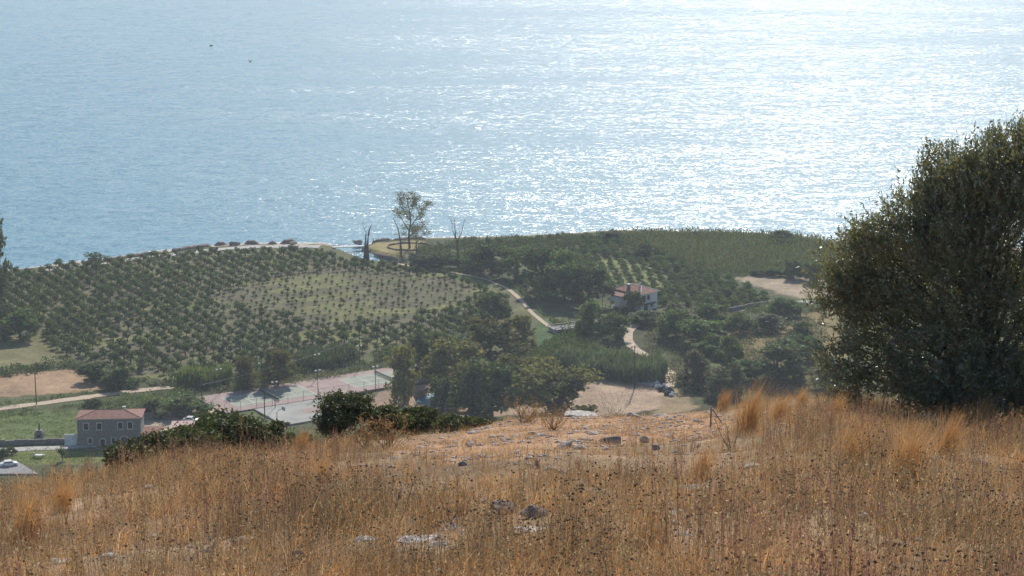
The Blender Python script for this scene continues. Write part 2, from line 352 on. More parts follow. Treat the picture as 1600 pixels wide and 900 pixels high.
# ------------------------------------------------------------------ orchard: the 300 trees that show largest stand singly, the farther ones as one mass
ORCH = [(-30,438),(60,424),(150,412),(330,395),(500,394),(560,411),(640,421),(720,435),(772,458),(806,492),(760,520),(640,543),(500,566),(400,580),(300,585),(215,588),(100,556),(40,518),(-30,505)]
YOUNG = [(330,462),(470,430),(560,425),(700,436),(760,462),(700,486),(600,505),(500,512),(430,492),(340,482)]
u, v_ = np.meshgrid(np.arange(-600, 700, 4.35), np.arange(0, 1200, 4.35)); u = u.ravel(); v_ = v_.ravel()
OX, OY = u*math.cos(-ga)-v_*math.sin(-ga), u*math.sin(-ga)+v_*math.cos(-ga)
OX = OX+rng.normal(size=OX.shape)*.32; OY = OY+rng.normal(size=OY.shape)*.32
ox, oy = PX(np.stack([OX, OY, np.full_like(OX, GZ)], -1))
k = inpoly(ox, oy, ORCH) & (rng.uniform(size=ox.shape) > .05) & (ox > -25); OX, OY, ox, oy = OX[k], OY[k], ox[k], oy[k]
yng = inpoly(ox+8*nz(OX, OY, .2), oy+3*nz(OX, OY, .2, 3), YOUNG)
left = np.clip((420-ox)/300, 0, 1)
osz = np.where(yng, rng.uniform(.8, 1.9, OX.shape), np.clip(rng.normal(2.75, .5, OX.shape), 1.3, 4.0)+.55*left)
o_ord = np.argsort(oy-osz*1.5)[::-1]
near, far = o_ord[:300], o_ord[300:]
for i in near:
    sm = yng[i]
    plant('orchard_tree', 'small round dark green fruit tree in the near rows of the big orchard', 'fruit tree', (OX[i], OY[i], float(plain_z(OX[i], OY[i]))), osz[i]*1.12, osz[i]*1.02, 'orch', 'orch', 'fruit trees in the near orchard rows')
def mass(name, label, X, Y, S, kind, leaf, tall=1.0, trunk=True):
    Vs, Fs, Cs, n0 = [], [], [], 0
    for i in range(len(X)):
        L = PLANTS[kind][random.randrange(len(PLANTS[kind]))][0]; a = random.uniform(0, 6.28); c, s = math.cos(a), math.sin(a)
        V = L[0]; V = np.stack([(V[:, 0]*c-V[:, 1]*s)*S[i]*1.1+X[i], (V[:, 0]*s+V[:, 1]*c)*S[i]*1.1+Y[i], V[:, 2]*S[i]*tall+float(ZS[i])], -1)
        Vs.append(V); Fs.append(L[1]+n0); n0 += len(V); Cs.append(L[2]*random.uniform(.75, 1.25))
        if trunk:
            h = .45*S[i]*tall; w_ = .05*S[i]+.03; z0 = float(ZS[i])-.2
            V = np.array([(X[i]-w_, Y[i], z0), (X[i]+w_, Y[i], z0), (X[i]+w_*.6, Y[i]+.02, z0+h), (X[i]-w_*.6, Y[i]+.02, z0+h), (X[i], Y[i]-w_, z0), (X[i], Y[i]+w_, z0), (X[i], Y[i]+w_*.6, z0+h), (X[i], Y[i]-w_*.6, z0+h)])
            Vs.append(V); Fs.append(np.array([[0, 1, 2, 3], [4, 5, 6, 7]])+n0); n0 += 8; Cs.append(np.full((8, 3), (1.1, .7, 1.2)))
    return tag(link(name, mesh_np(name, np.concatenate(Vs), np.concatenate(Fs), LM[leaf], np.concatenate(Cs))), label, kind='stuff')
ZS = plain_z(OX[far], OY[far])
mass('orchard_rows', 'far rows of round and young fruit trees towards the beach', OX[far], OY[far], osz[far], 'orch', 'orch')
# dense grove behind the white house
ROWS = [(925,402),(1000,404),(1045,440),(1040,456),(1000,460),(935,445)]
GROVE = [(735,392),(800,380),(900,374),(960,372),(1010,392),(1075,415),(1140,440),(1205,468),(1195,478),(1130,480),(1040,482),(955,470),(900,425),(800,400)]
gb = R(3); u, v_ = np.meshgrid(np.arange(-250, 350, 3.8), np.arange(500, 900, 2.6)); u, v_ = u.ravel(), v_.ravel()
VX, VY = u*math.cos(gb)-v_*math.sin(gb)+rng.normal(size=u.shape)*.45, u*math.sin(gb)+v_*math.cos(gb)+rng.normal(size=u.shape)*.5
vx, vy = PX(np.stack([VX, VY, np.full_like(VX, GZ)], -1)); k = inpoly(vx, vy, GROVE) & (VY < np.interp(VX, SHX, SHY)-5); VX, VY = VX[k], VY[k]; ZS = plain_z(VX, VY)
mass('dense_grove', 'dense dark green grove in close rows behind the white house', VX, VY, rng.uniform(2.3, 3.9, VX.shape)*np.where(inpoly(*PX(np.stack([VX, VY, np.full_like(VX, GZ)], -1)), ROWS), .72, 1), 'orch', 'grove', .85, False)

# ------------------------------------------------------------------ masses nobody could count: reeds, scrub, hedgerow growth
def scatter_poly(poly, dens):
    P = np.array([G(x, y)[:2] for x, y in poly]); lo, hi = P.min(0), P.max(0); n = int((hi-lo).prod()*dens)
    X, Y = rng.uniform(lo[0], hi[0], n), rng.uniform(lo[1], hi[1], n); k = inpoly(X, Y, [tuple(p) for p in P])
    k &= (Y < np.interp(X, SHX, SHY)-3); return X[k], Y[k]
def reeds(name, label, poly, dens, h0, h1, leaf, wdt=.22):
    X, Y = scatter_poly(poly, dens); n = len(X); z = plain_z(X, Y); h = rng.uniform(h0, h1, n)*(1+.25*nz(X, Y, .25, 5))
    t = rng.uniform(.12, 1, n); P = np.stack([X, Y, z+h*t], -1); ax = np.stack([rng.normal(size=n)*.35+.12, rng.normal(size=n)*.35, np.ones(n)], -1)
    L = leaves(P, np.full((n, 1), (h0+h1)*.28), np.full((n, 1), wdt), ax, .25, (.6, 1.35), .08)
    return tag(link(name, mesh_np(name, L[0], L[1], LM[leaf], L[2])), label, kind='stuff')
reeds('reed_bed', 'tall bluish green reed bed behind the bare clearing', [(868,582),(880,566),(950,570),(1030,578),(1044,592),(1030,600),(985,600),(930,592)], 20, 4.0, 5.6, 'reed', .3)
reeds('reed_field', 'wide field of green reeds reaching the sea', [(950,372),(1000,364),(1100,364),(1240,370),(1300,380),(1310,430),(1240,432),(1150,430),(1090,420),(1010,392)], 3.0, 1.6, 3.0, 'field', .4)
reeds('reed_thicket', 'bright green reeds at the orchard foot before the dirt track', [(272,606),(290,592),(360,588),(364,600),(330,608)], 22, 3.0, 4.6, 'light', .3)
reeds('cane_brake', 'blue green canes along the hedge above the courts', [(455,575),(500,560),(530,556),(560,560),(540,572),(480,582)], 14, 2.6, 4.4, 'reed', .3)
reeds('marsh_growth', 'green marsh plants between the track and the dark trees', [(640,424),(720,424),(800,446),(850,496),(905,512),(905,530),(940,545),(960,560),(880,575),(820,560),(876,520),(866,508),(842,484),(822,458),(790,440),(720,427)], 6, .8, 1.8, 'mid', .4)
def scrub(name, label, polys, dens, size, leaf, hmax, kind='stuff'):
    Ps = []
    for poly in polys:
        X, Y = scatter_poly(poly, dens); z = plain_z(X, Y); keep = nz(X, Y, .18, 41)+.6*nz(X, Y, .5, 42) > -.45; X, Y, z = X[keep], Y[keep], z[keep]
        h = hmax*np.clip(.45+.5*nz(X, Y, .22, 43)+.25*nz(X, Y, .8, 44), .08, 1.3)
        for q in range(5): Ps.append(np.stack([X+rng.normal(size=X.shape)*.6, Y+rng.normal(size=X.shape)*.6, z+h*rng.uniform(.1, 1, X.shape)], -1))
    P = np.concatenate(Ps); L = leaves(P, size, size*.6); return tag(link(name, mesh_np(name, L[0], L[1], LM[leaf], L[2])), label, kind=kind)
scrub('hedgerow_growth', 'dark hedge growth along the foot of the orchard', [[(-40,584),(0,578),(110,566),(200,592),(300,594),(420,580),(520,562),(640,544),(760,520),(770,530),(640,560),(520,578),(420,596),(300,606),(205,604),(190,612),(110,578),(0,590)]], 1.5, .75, 'dark', 3.6)
scrub('court_hedge', 'rough hedge bank along the far side of the tennis courts', [[(330,608),(420,598),(520,582),(625,556),(628,568),(520,592),(420,608),(336,618)]], 2.0, .6, 'grey', 2.4)
scrub('house_scrub', 'bramble scrub behind the stone house', [[(140,634),(215,616),(300,612),(322,628),(300,642),(235,650),(150,640)]], 1.6, .6, 'mid', 2.8)
scrub('track_verge', 'weedy verge along the dirt track beside the ploughed field', [[(-40,634),(60,622),(140,610),(190,608),(190,614),(130,618),(60,628),(-40,642)], [(-40,648),(60,638),(140,628),(140,640),(-40,656)]], 1.3, .5, 'mid', 1.1)
scrub('bramble_slope', 'low bramble cover on the rough land below the reeds', [[(1010,500),(1100,470),(1200,480),(1290,470),(1300,610),(1060,620),(1040,590),(1010,560)], [(850,540),(960,525),(985,545),(985,570),(870,570),(800,590),(800,560)]], .9, .6, 'grey', 1.3)
scrub('meadow_growth', 'tufted grass on the lawn beside the stone house', [[(-40,646),(118,642),(120,690),(-40,690)], [(-40,702),(150,700),(200,720),(-40,730)]], 1.2, .35, 'light', .35)
scrub('court_weeds', 'weeds below the grey ball court', [[(360,650),(400,664),(470,672),(520,664),(520,690),(360,690)]], 1.5, .45, 'mid', 1.2)
scrub('shore_scrub', 'dark evergreen scrub along the shore past the lagoon', [[(655,388),(720,378),(800,374),(900,368),(960,364),(1000,372),(960,378),(800,390),(740,400),(700,412),(640,416),(650,400)]], 1.7, .7, 'dark', 3.0)
scrub('field_edge_growth', 'overgrown bank around the pale sandy plot', [[(1090,420),(1150,432),(1240,430),(1300,436),(1300,428),(1240,420),(1150,420)], [(1140,470),(1210,476),(1300,470),(1300,484),(1200,490),(1150,486)]], 1.3, .6, 'mid', 1.8)

# ------------------------------------------------------------------ trees and bushes that stand singly
T = [  # name, label, category, x, base y, width, height (photo points), form, leaf
 ('gum_tree', 'tall narrow olive green tree at the near end of the tennis courts', 'tree', 632, 632, 52, 88, 'column', 'euc'),
 ('gum_tree', 'dark tree just behind the narrow tree at the court end', 'tree', 660, 592, 48, 66, 'column', 'dark'),
 ('gum_tree', 'spreading olive green tree over the stream, with leaning stem', 'tree', 716, 606, 84, 78, 'tree', 'euc'),
 ('gum_tree', 'broad olive tree farthest back in the streamside clump', 'tree', 768, 572, 86, 72, 'tree', 'euc'),
 ('gum_tree', 'large dark tree nearest the hill edge in the streamside clump', 'tree', 768, 656, 92, 96, 'tree', 'dark'),
 ('gum_tree', 'low dark tree hanging over the glinting stream pool', 'tree', 692, 642, 52, 62, 'bush', 'dark'),
 ('gum_tree', 'wide open tree with several thin stems beside the bare clearing', 'tree', 868, 652, 122, 92, 'open', 'euc'),
 ('gum_tree', 'bushy dark tree filling the base of the open stemmed tree', 'tree', 868, 648, 90, 60, 'tree', 'euc'),
 ('shade_tree', 'dark rounded tree at the orchard corner by the sandy track', 'tree', 770, 512, 52, 52, 'tree', 'dark'),
 ('shade_tree', 'paler tree beside the sandy track near the orchard corner', 'tree', 812, 542, 42, 48, 'tree', 'euc'),
 ('grove_tree', 'first dark tree of the belt, nearest the bare dead tree', 'tree', 768, 428, 60, 52, 'tree', 'dark'),
 ('grove_tree', 'second tree of the dark belt towards the white house', 'tree', 806, 436, 56, 50, 'tree', 'mid'),
 ('grove_tree', 'third and tallest tree of the dark belt above the marsh', 'tree', 848, 458, 66, 70, 'tree', 'dark'),
 ('grove_tree', 'fourth tree of the dark belt, with bright leafy top', 'tree', 882, 470, 66, 74, 'tree', 'mid'),
 ('grove_tree', 'last dark tree of the belt, beside the white house', 'tree', 922, 476, 60, 64, 'tree', 'dark'),
 ('garden_tree', 'bright rounded garden tree in front of the white house terrace', 'tree', 926, 518, 56, 52, 'bush', 'light'),
 ('garden_tree', 'dense dark garden tree against the white house wall', 'tree', 988, 490, 30, 36, 'tree', 'dark'),
 ('garden_tree', 'dark tree at the bridge end by the pale track', 'tree', 966, 530, 36, 42, 'tree', 'dark'),
 ('garden_shrub', 'greenish shrub at the garden corner behind the bridge rail', 'shrub', 950, 516, 30, 26, 'bush', 'light'),
 ('garden_shrub', 'grey green shrub under the white gable wall', 'shrub', 1050, 500, 48, 26, 'bush', 'grey'),
 ('garden_hedge', 'clipped hedge between the white house and the pale track', 'hedge', 1010, 506, 60, 20, 'bush', 'mid'),
 ('round_bush', 'rounded green bush uphill from the track, below the white house', 'bush', 1056, 532, 66, 46, 'bush', 'mid'),
 ('round_bush', 'dark green bush behind, beside the stone field wall', 'bush', 1112, 512, 66, 42, 'bush', 'mid'),
 ('round_bush', 'largest dark dome bush in the middle of the rough land', 'bush', 1096, 548, 86, 54, 'bush', 'mid'),
 ('round_bush', 'yellowish bush between the dome bush and the brushwood mound', 'bush', 1157, 522, 44, 40, 'bush', 'light'),
 ('round_bush', 'green bush below the dome bush', 'bush', 1140, 566, 46, 42, 'bush', 'light'),
 ('round_bush', 'very wide dark bush beside the olive tree', 'bush', 1212, 592, 112, 70, 'bush', 'dark'),
 ('round_bush', 'greyish bush over the rubbish heap', 'bush', 1084, 602, 62, 56, 'bush', 'grey'),
 ('round_bush', 'low grey bush at the hill edge past the rubbish heap', 'bush', 1120, 620, 60, 46, 'bush', 'grey'),
 ('round_bush', 'narrow grey bush at the hill edge', 'bush', 1146, 616, 36, 48, 'bush', 'grey'),
 ('round_bush', 'leafy bush at the end of the stone field wall', 'bush', 1228, 492, 54, 36, 'bush', 'mid'),
 ('round_bush', 'green bush tucked against the lower olive leaves', 'bush', 1262, 560, 60, 48, 'bush', 'mid'),
 ('round_bush', 'pale bush in the khaki rough beside the olive', 'bush', 1252, 526, 40, 26, 'bush', 'light'),
 ('round_bush', 'grey bush at the brow beneath the olive side', 'bush', 1290, 604, 60, 44, 'bush', 'grey'),
 ('gum_tree', 'olive green tree between the stream pool and the large dark tree', 'tree', 734, 640, 60, 72, 'tree', 'euc'),
 ('gum_tree', 'olive tree linking the streamside clump and the open stemmed tree', 'tree', 806, 612, 62, 56, 'tree', 'euc'),
 ('gum_tree', 'young tree at the back of the clump by the hedge end', 'tree', 690, 566, 44, 46, 'tree', 'mid'),
 ('brushwood_mound', 'grey brown mound of brushwood on the rough land', 'brushwood', 1206, 516, 70, 28, 'bush', 'grey'),
 ('round_bush', 'dark round tree standing above the pale sandy plot', 'bush', 1238, 434, 34, 34, 'bush', 'dark'),
 ('round_bush', 'small bush lying at the sandy plot beside the round tree', 'bush', 1210, 430, 34, 16, 'bush', 'mid'),
 ('round_bush', 'low bluish bush at the head of the sandy plot', 'bush', 1186, 430, 26, 12, 'bush', 'grey'),
 ('round_bush', 'dark bush at the sandy plot edge near the olive leaves', 'bush', 1266, 438, 40, 34, 'bush', 'dark'),
 ('round_bush', 'small ball bush in the sandy plot', 'bush', 1270, 447, 18, 15, 'bush', 'dark'),
 ('shore_bush', 'dome shaped bush on the skyline of the reed field by the sea', 'bush', 1221, 379, 48, 18, 'bush', 'mid'),
 ('shore_bush', 'small bush on the reed field skyline, far from the dome bush', 'bush', 1093, 370, 22, 12, 'bush', 'dark'),
 ('shore_bush', 'dark shrub at the shore end of the dense grove', 'bush', 952, 376, 40, 18, 'bush', 'dark'),
 ('shore_bush', 'dark clump between the grove and the reed field', 'bush', 1008, 402, 46, 22, 'bush', 'dark'),
 ('shore_bush', 'rounded shrub under the bare dead tree', 'bush', 690, 416, 60, 30, 'bush', 'dark'),
 ('shore_bush', 'bluish green shrub beside the lagoon mouth end', 'bush', 660, 418, 52, 24, 'bush', 'reed'),
 ('shore_bush', 'green shrub just past the dead tree foot', 'bush', 732, 420, 50, 28, 'bush', 'mid'),
 ('tall_tree', 'tall dark tree cut by the edge of the view above the orchard', 'tree', -13, 488, 66, 138, 'column', 'dark'),
 ('shore_tree', 'lone open tree by the beach wall at the orchard edge', 'tree', 141, 421, 40, 28, 'open', 'orch'),
 ('orchard_bush', 'broad leafy bush at the orchard corner by the fallow field', 'bush', 32, 530, 64, 44, 'bush', 'mid'),
 ('orchard_bush', 'dark bush beside the orchard under the tall tree', 'bush', 4, 508, 50, 40, 'bush', 'dark'),
 ('hedge_tree', 'dark bush at the tip of the ploughed field', 'bush', 150, 596, 58, 34, 'bush', 'dark'),
 ('hedge_tree', 'bush in the hedge between field tip and bright reeds', 'bush', 186, 606, 52, 34, 'bush', 'mid'),
 ('hedge_tree', 'yellow green poplar standing beside the bright reeds', 'tree', 384, 610, 42, 50, 'column', 'euc'),
 ('hedge_tree', 'round yellow green tree shading the tennis court corner', 'tree', 434, 604, 50, 56, 'tree', 'euc'),
 ('yard_bush', 'dark bush at the back corner of the stone house', 'bush', 144, 642, 34, 24, 'bush', 'dark'),
 ('yard_bush', 'dark bramble over the yard behind the stone house', 'bush', 290, 648, 70, 34, 'bush', 'mid'),
 ('yard_bush', 'bramble bush at the yard edge beside the house roof', 'bush', 240, 650, 46, 28, 'bush', 'dark'),
 ('lawn_tree', 'small young tree on the bright lawn before the stone house', 'tree', 98, 720, 13, 24, 'orch', 'mid'),
 ('lawn_bush', 'little round bush on the lawn by the low stone wall', 'bush', 18, 710, 16, 16, 'bush', 'mid'),
 ('lawn_bush', 'dark bush beside the parked white car', 'bush', 6, 722, 20, 22, 'bush', 'dark'),
]
for n_, lab, cat, x_, yb, wp, hp, kd, lf in T: plain_plant(n_, lab, cat, x_, yb, wp, hp, kd, lf)

# tall half bare tree, dead tree and two bare trunks by the lagoon
def bare_tree(name, label, x, yb, stems, leafy=None):
    p = G(x, yb); p[2] = float(plain_z(p[0], p[1])); s = scale_at(x, yb); o = empty(name, p); tag(o, label, 'tree')
    tr = MB(); br = MB(); tips = []
    for st in stems:                                   # polyline in photo points from the foot, radius in metres
        pts = [np.array([q[0]/s, random.uniform(-.4, .4) if k else 0, -q[1]/s/.975]) for k, q in enumerate(st[0])]; n = len(pts)
        m = tr if st[2] else br; m.tube(pts, [st[1]*(1-.8*k/(n-1)) for k in range(n)], 6); tips += [pts[-1], (pts[-1]+pts[-2])/2]
        if not st[2] or st[3]:
            for _ in range(st[3]):
                k = random.randrange(1, n); b0 = pts[k-1]+(pts[k]-pts[k-1])*random.random(); e = b0+np.array([random.uniform(-2, 2), random.uniform(-1.5, 1.5), random.uniform(.8, 3)])
                br.tube([b0, (b0+e)/2+np.array([.1, 0, .2]), e], [.07, .05, .02], 4); tips.append(e)
    tr.build('trunk', M_DEADW, o)
    if br.v: br.build('branch', M_DEADW, o)
    if leafy:
        c = np.array(tips)[rng.integers(0, len(tips), leafy)]; P = (c[:, None]+rng.normal(size=(leafy, 16, 3))*np.array([.9, .9, .55])).reshape(-1, 3)
        L = leaves(P, .48, .30); link('crown', mesh_np('crown', L[0], L[1], LM['euc'], L[2]), o)
    return o
random.seed(3)
bare_tree('poplar_tree', 'tall half bare tree with airy crown standing by the lagoon', 640, 388, [([(0, 0), (-1, -20), (2, -42), (0, -62), (-4, -80)], .5, 1, 7), ([(1, -32), (12, -48), (24, -62)], .26, 0, 6), ([(0, -26), (-12, -46), (-22, -60)], .24, 0, 6), ([(0, -48), (6, -64), (10, -78)], .2, 0, 6), ([(0, -44), (-10, -62), (-13, -76)], .2, 0, 5), ([(0, -18), (10, -28), (22, -34)], .2, 0, 5)], 250)
bare_tree('leaning_tree', 'leaning bare stem with few leaves beside the tall airy tree', 627, 402, [([(0, 0), (-1, -25), (-5, -45), (-12, -60)], .42, 1, 5)], 8)
bare_tree('stub_tree', 'short leafy trunk standing on the lagoon bank behind the round wall', 651, 408, [([(0, 0), (0, -22), (-1, -40)], .4, 1, 6), ([(0, -28), (10, -40), (18, -45)], .16, 0, 6), ([(0, -36), (-4, -46)], .16, 0, 3)], 42)
bare_tree('dead_tree', 'leafless dead tree with thin upright branches by the shore scrub', 716, 418, [([(0, 0), (0, -26), (-4, -50), (-6, -78)], .42, 1, 6), ([(-2, -38), (6, -56), (10, -76)], .2, 0, 6), ([(-3, -44), (-9, -58), (-9, -72)], .16, 0, 6)])
bare_tree('dead_snag', 'straight bare trunk in the lagoon, the one with a forked twig top', 570, 407, [([(0, 0), (1, -22), (2.5, -45)], .72, 1, 0), ([(2.5, -44), (-1, -53), (-4, -62)], .09, 0, 1)])
bare_tree('dead_snag', 'bare trunk in the lagoon with a long bent limb on top', 575, 407, [([(0, 0), (-.5, -24), (1, -40)], .72, 1, 0), ([(1, -39), (3, -49), (6.5, -57)], .4, 0, 2)])
# ------------------------------------------------------------------ tracks, pavements, courts
M_DIRT = pmat('track_dirt', (.44, .345, .25), .95, .18, .6, .2)
M_CONC = pmat('concrete', (.40, .38, .35), .9, .15, .8)
M_ASPH = pmat('grey_paving', (.24, .235, .23), .9, .12, .5)
M_RED = pmat('red_court', (.305, .225, .20), .9, .16, .35)
M_GREEN = pmat('green_court', (.265, .285, .225), .9, .14, .4)
M_PLAY = pmat('worn_grey_court', (.31, .305, .275), .9, .14, .25)
M_LINE = pmat('court_line', (.66, .66, .62), .8, .08, 2)
def ribbon(name, label, pts, wid, mat, lift=.10):
    P = np.array([G(x, y) for x, y in pts]); Q = []
    for i in range(len(P)-1):
        n = max(2, int(np.linalg.norm(P[i+1]-P[i])/2))
        for k in range(n): Q.append(P[i]+(P[i+1]-P[i])*k/n)
    Q.append(P[-1]); Q = np.array(Q); ker = np.ones(5)/5
    if len(Q) > 8:
        E = np.pad(Q, ((2, 2), (0, 0)), 'edge'); Q = np.stack([np.convolve(E[:, j], ker, 'valid') for j in range(3)], -1)
    d = np.gradient(Q, axis=0); d[:, 2] = 0; d = unit(d); nn = np.stack([-d[:, 1], d[:, 0], d[:, 2]*0], -1)
    wv = wid*.5*(1+.18*nz(Q[:, 0], Q[:, 1], .5, 3)); A_, B_ = Q+nn*wv[:, None], Q-nn*wv[:, None]
    for S in (A_, B_): S[:, 2] = plain_z(S[:, 0], S[:, 1])+lift
    n = len(Q); V = np.concatenate([A_, B_]); Fc = np.stack([np.arange(n-1)+n, np.arange(1, n)+n, np.arange(1, n), np.arange(n-1)], -1)
    return tag(link(name, mesh_np(name, V, Fc, mat)), label, kind='structure')
ribbon('dirt_track', 'pale dirt track past the ploughed field', [(-60,646),(0,638),(57,631),(132,622),(172,616),(212,611),(280,604)], 3.6, M_DIRT)
ribbon('dirt_path', 'sandy path curving along the orchard side', [(610,410),(640,416),(700,424),(760,436),(795,452),(815,470),(830,488),(850,505),(862,514)], 1.5, M_DIRT)
ribbon('dirt_lane', 'sandy lane running down from the bridge to the clearing', [(1000,505),(985,512),(980,525),(985,540),(1000,552),(1025,562),(1042,575),(1050,590),(1044,606)], 3.0, M_DIRT)
ribbon('beach_road', 'pale beach road behind the sea wall', [(60,424),(120,417),(170,410),(250,400),(330,391),(400,386),(470,385),(505,386)], 4.5, M_CONC, .14)
ribbon('field_lane', 'pale lane along the stone field wall', [(1140,487),(1170,482),(1204,478),(1240,474),(1300,468)], 3.0, M_CONC)
ribbon('front_lane', 'grey lane in front of the stone house', [(-60,706),(0,703),(90,700),(160,698)], 3.0, M_CONC)
ribbon('yard_track', 'light track from the yard up to the tennis courts', [(250,668),(290,660),(325,650),(322,640),(312,630)], 4.5, M_DIRT)
mf, tf, of = newmat('sea_foam'); df = tf.nodes.new('ShaderNodeBsdfDiffuse'); df.inputs[0].default_value = (.8, .82, .82, 1); tp = tf.nodes.new('ShaderNodeBsdfTransparent'); xf = tf.nodes.new('ShaderNodeMixShader'); nf = tf.nodes.new('ShaderNodeTexNoise'); nf.inputs['Scale'].default_value = .7; nf.inputs['Detail'].default_value = 6; cf = tf.nodes.new('ShaderNodeTexCoord'); rf_ = tf.nodes.new('ShaderNodeMapRange'); rf_.inputs[1].default_value = .46; rf_.inputs[2].default_value = .6
tf.links.new(cf.outputs['Object'], nf.inputs['Vector']); tf.links.new(nf.outputs['Fac'], rf_.inputs[0]); tf.links.new(rf_.outputs[0], xf.inputs[0]); tf.links.new(tp.outputs[0], xf.inputs[1]); tf.links.new(df.outputs[0], xf.inputs[2]); tf.links.new(xf.outputs[0], of.inputs[0])
SV = []
for k, xx in enumerate(np.arange(-175, 260, 1.5)):
    yy = float(np.interp(xx, SHX, SHY)); w_ = 1.6+1.3*nz(xx, 0, .11, 3); SV += [(xx, yy-.6+.5*nz(xx, 3, .3), .19), (xx, yy+max(.5, w_)+.6*nz(xx, 9, .4), .06)]
nS = len(SV)//2; tag(link('surf', mesh_np('surf', np.array(SV), np.array([(2*k, 2*k+2, 2*k+3, 2*k+1) for k in range(nS-1)]), mf)), 'thin broken line of white surf along the shore', kind='structure')
def sheet(name, mat, quad, z, parent=None, label=None):
    m = MB(); m.poly([(p[0], p[1], z) for p in quad])
    if label:
        for k in range(len(quad)): a, b2 = quad[k], quad[(k+1) % len(quad)]; m.poly([(a[0], a[1], z), (a[0], a[1], z-.9), (b2[0], b2[1], z-.9), (b2[0], b2[1], z)])
    o = m.build(name, mat, parent)
    if label: tag(o, label, kind='structure')
    return o
c0 = G(345, 624)[:2]; e1 = G(460, 606)[:2]-c0; e1 /= np.linalg.norm(e1); e2 = np.array([e1[1], -e1[0]])   # along the courts, towards the camera
CZ = GZ+.45
def CP(a, b): return c0+e1*a+e2*b
slab = sheet('court_slab', M_RED, [CP(-5.5, -4.2), CP(-5.5, 14.6), CP(69, 14.6), CP(69, -4.2)], CZ, None, 'red surround slab of the two tennis courts')
for k, off in enumerate((0, 36.3)):
    g = sheet('court_surface', M_GREEN, [CP(off, 0), CP(off, 10.97), CP(off+23.77, 10.97), CP(off+23.77, 0)], CZ+.02, slab)
    m = MB()
    def ln(a0, b0, a1, b1):
        h = .07
        if abs(a1-a0) > abs(b1-b0): q = [(a0, b0-h), (a0, b0+h), (a1, b0+h), (a1, b0-h)]
        else: q = [(a0-h, b0), (a0-h, b1), (a0+h, b1), (a0+h, b0)]
        m.poly([(*CP(off+a, b_), CZ+.035) for a, b_ in q])
    for b_ in (0, 1.37, 9.6, 10.97): ln(0, b_, 23.77, b_)
    for a in (0, 23.77, 5.48, 18.29): ln(a, .1 if a in (0, 23.77) else 1.45, a, 10.87 if a in (0, 23.77) else 9.52)
    ln(5.55, 5.485, 18.22, 5.485); m.build('court_lines', M_LINE, slab)
pl = sheet('play_court', M_PLAY, [CP(3, 14.9), CP(3, 33), CP(25, 33), CP(25, 14.9)], CZ-.05, None, 'worn pale grey ball court below the tennis courts')
sheet('court_patch', M_RED, [CP(13, 22), CP(13, 27), CP(21, 27), CP(21, 22)], CZ-.03, pl)
M_STEEL = pmat('weathered_steel', (.12, .12, .115), .5, .15, 2, metallic=.3)
M_WOODP = pmat('pole_wood', (.075, .06, .05), .9, .25, 2)
M_LAMP = pmat('lamp_housing', (.55, .55, .54), .5, .05, 2)
M_NET, _t, _o = newmat('tennis_net'); _d = _t.nodes.new('ShaderNodeBsdfDiffuse'); _d.inputs[0].default_value = (.03, .035, .03, 1); _tr = _t.nodes.new('ShaderNodeBsdfTransparent'); _mx = _t.nodes.new('ShaderNodeMixShader'); _mx.inputs[0].default_value = .45
_t.links.new(_tr.outputs[0], _mx.inputs[1]); _t.links.new(_d.outputs[0], _mx.inputs[2]); _t.links.new(_mx.outputs[0], _o.inputs[0])
for off, lab in ((11.9, 'tennis net on the court nearer the stone house'), (48.2, 'tennis net on the court beside the narrow tree')):
    o = empty('tennis_net', (*CP(off, 5.5), CZ)); o.rotation_euler.z = math.atan2(e2[1], e2[0]); tag(o, lab, 'net')
    m = MB(); m.box(-6.3, 6.3, -.012, .012, .06, .92); m.build('mesh_panel', M_NET, o)
    m = MB(); m.box(-6.3, 6.3, -.03, .03, .925, .99); m.build('tape', M_LINE, o)
    for s in (-6.4, 6.4): MB().tube([(s, 0, 0), (s, 0, 1.07)], .05, 6).build('post', M_STEEL, o)
def lamp_post(label, x, yb, h=6.9):
    p = G(x, yb, CZ-.1); o = empty('floodlight_post', p); o.rotation_euler.z = math.atan2(e1[1], e1[0]); tag(o, label, 'light post', 'floodlights round the tennis courts')
    MB().tube([(0, 0, 0), (0, 0, h)], [.11, .07], 6).build('pole', M_STEEL, o)
    MB().tube([(-.8, 0, h), (.8, 0, h)], .05, 5).build('cross_arm', M_STEEL, o)
    for s in (-.62, .62): m = MB(); m.box(s-.26, s+.26, -.22, .2, h+.06, h+.34); m.build('lamp_head', M_LAMP, o)
lamp_post('near floodlight post at the grey ball court corner', 430, 637)
lamp_post('near floodlight post between the two tennis courts', 497, 618)
lamp_post('near floodlight post beside the narrow tree', 587, 612)
lamp_post('far floodlight post at the red slab corner by the bright reeds', 343, 616)
lamp_post('far floodlight post under the round yellow green tree', 409, 606)
lamp_post('far floodlight post behind the gap between the courts', 496, 592)
lamp_post('far floodlight post at the hedge behind the second court', 562, 578)
def fence(label, pts, h, gap):
    o = empty('court_fence', (*CP(*pts[0]), CZ-.05)); tag(o, label, 'fence'); base = np.array([*CP(*pts[0]), CZ-.05])
    P = [np.array([*CP(*q), CZ-.05])-base for q in pts]
    for i in range(len(P)-1):
        n = max(1, int(np.linalg.norm(P[i+1]-P[i])/gap))
        for k in range(n): q = P[i]+(P[i+1]-P[i])*k/n; MB().tube([q, q+np.array([0, 0, h])], .05, 5).build('post', M_STEEL, o)
        for z in (h-.05, h*.5): MB().tube([P[i]+np.array([0, 0, z]), P[i+1]+np.array([0, 0, z])], .02, 4).build('wire', M_STEEL, o)
fence('thin wire fence with steel posts on the near side of the courts', [(-5.5, 14.72), (69, 14.72)], 2.7, 4.6)
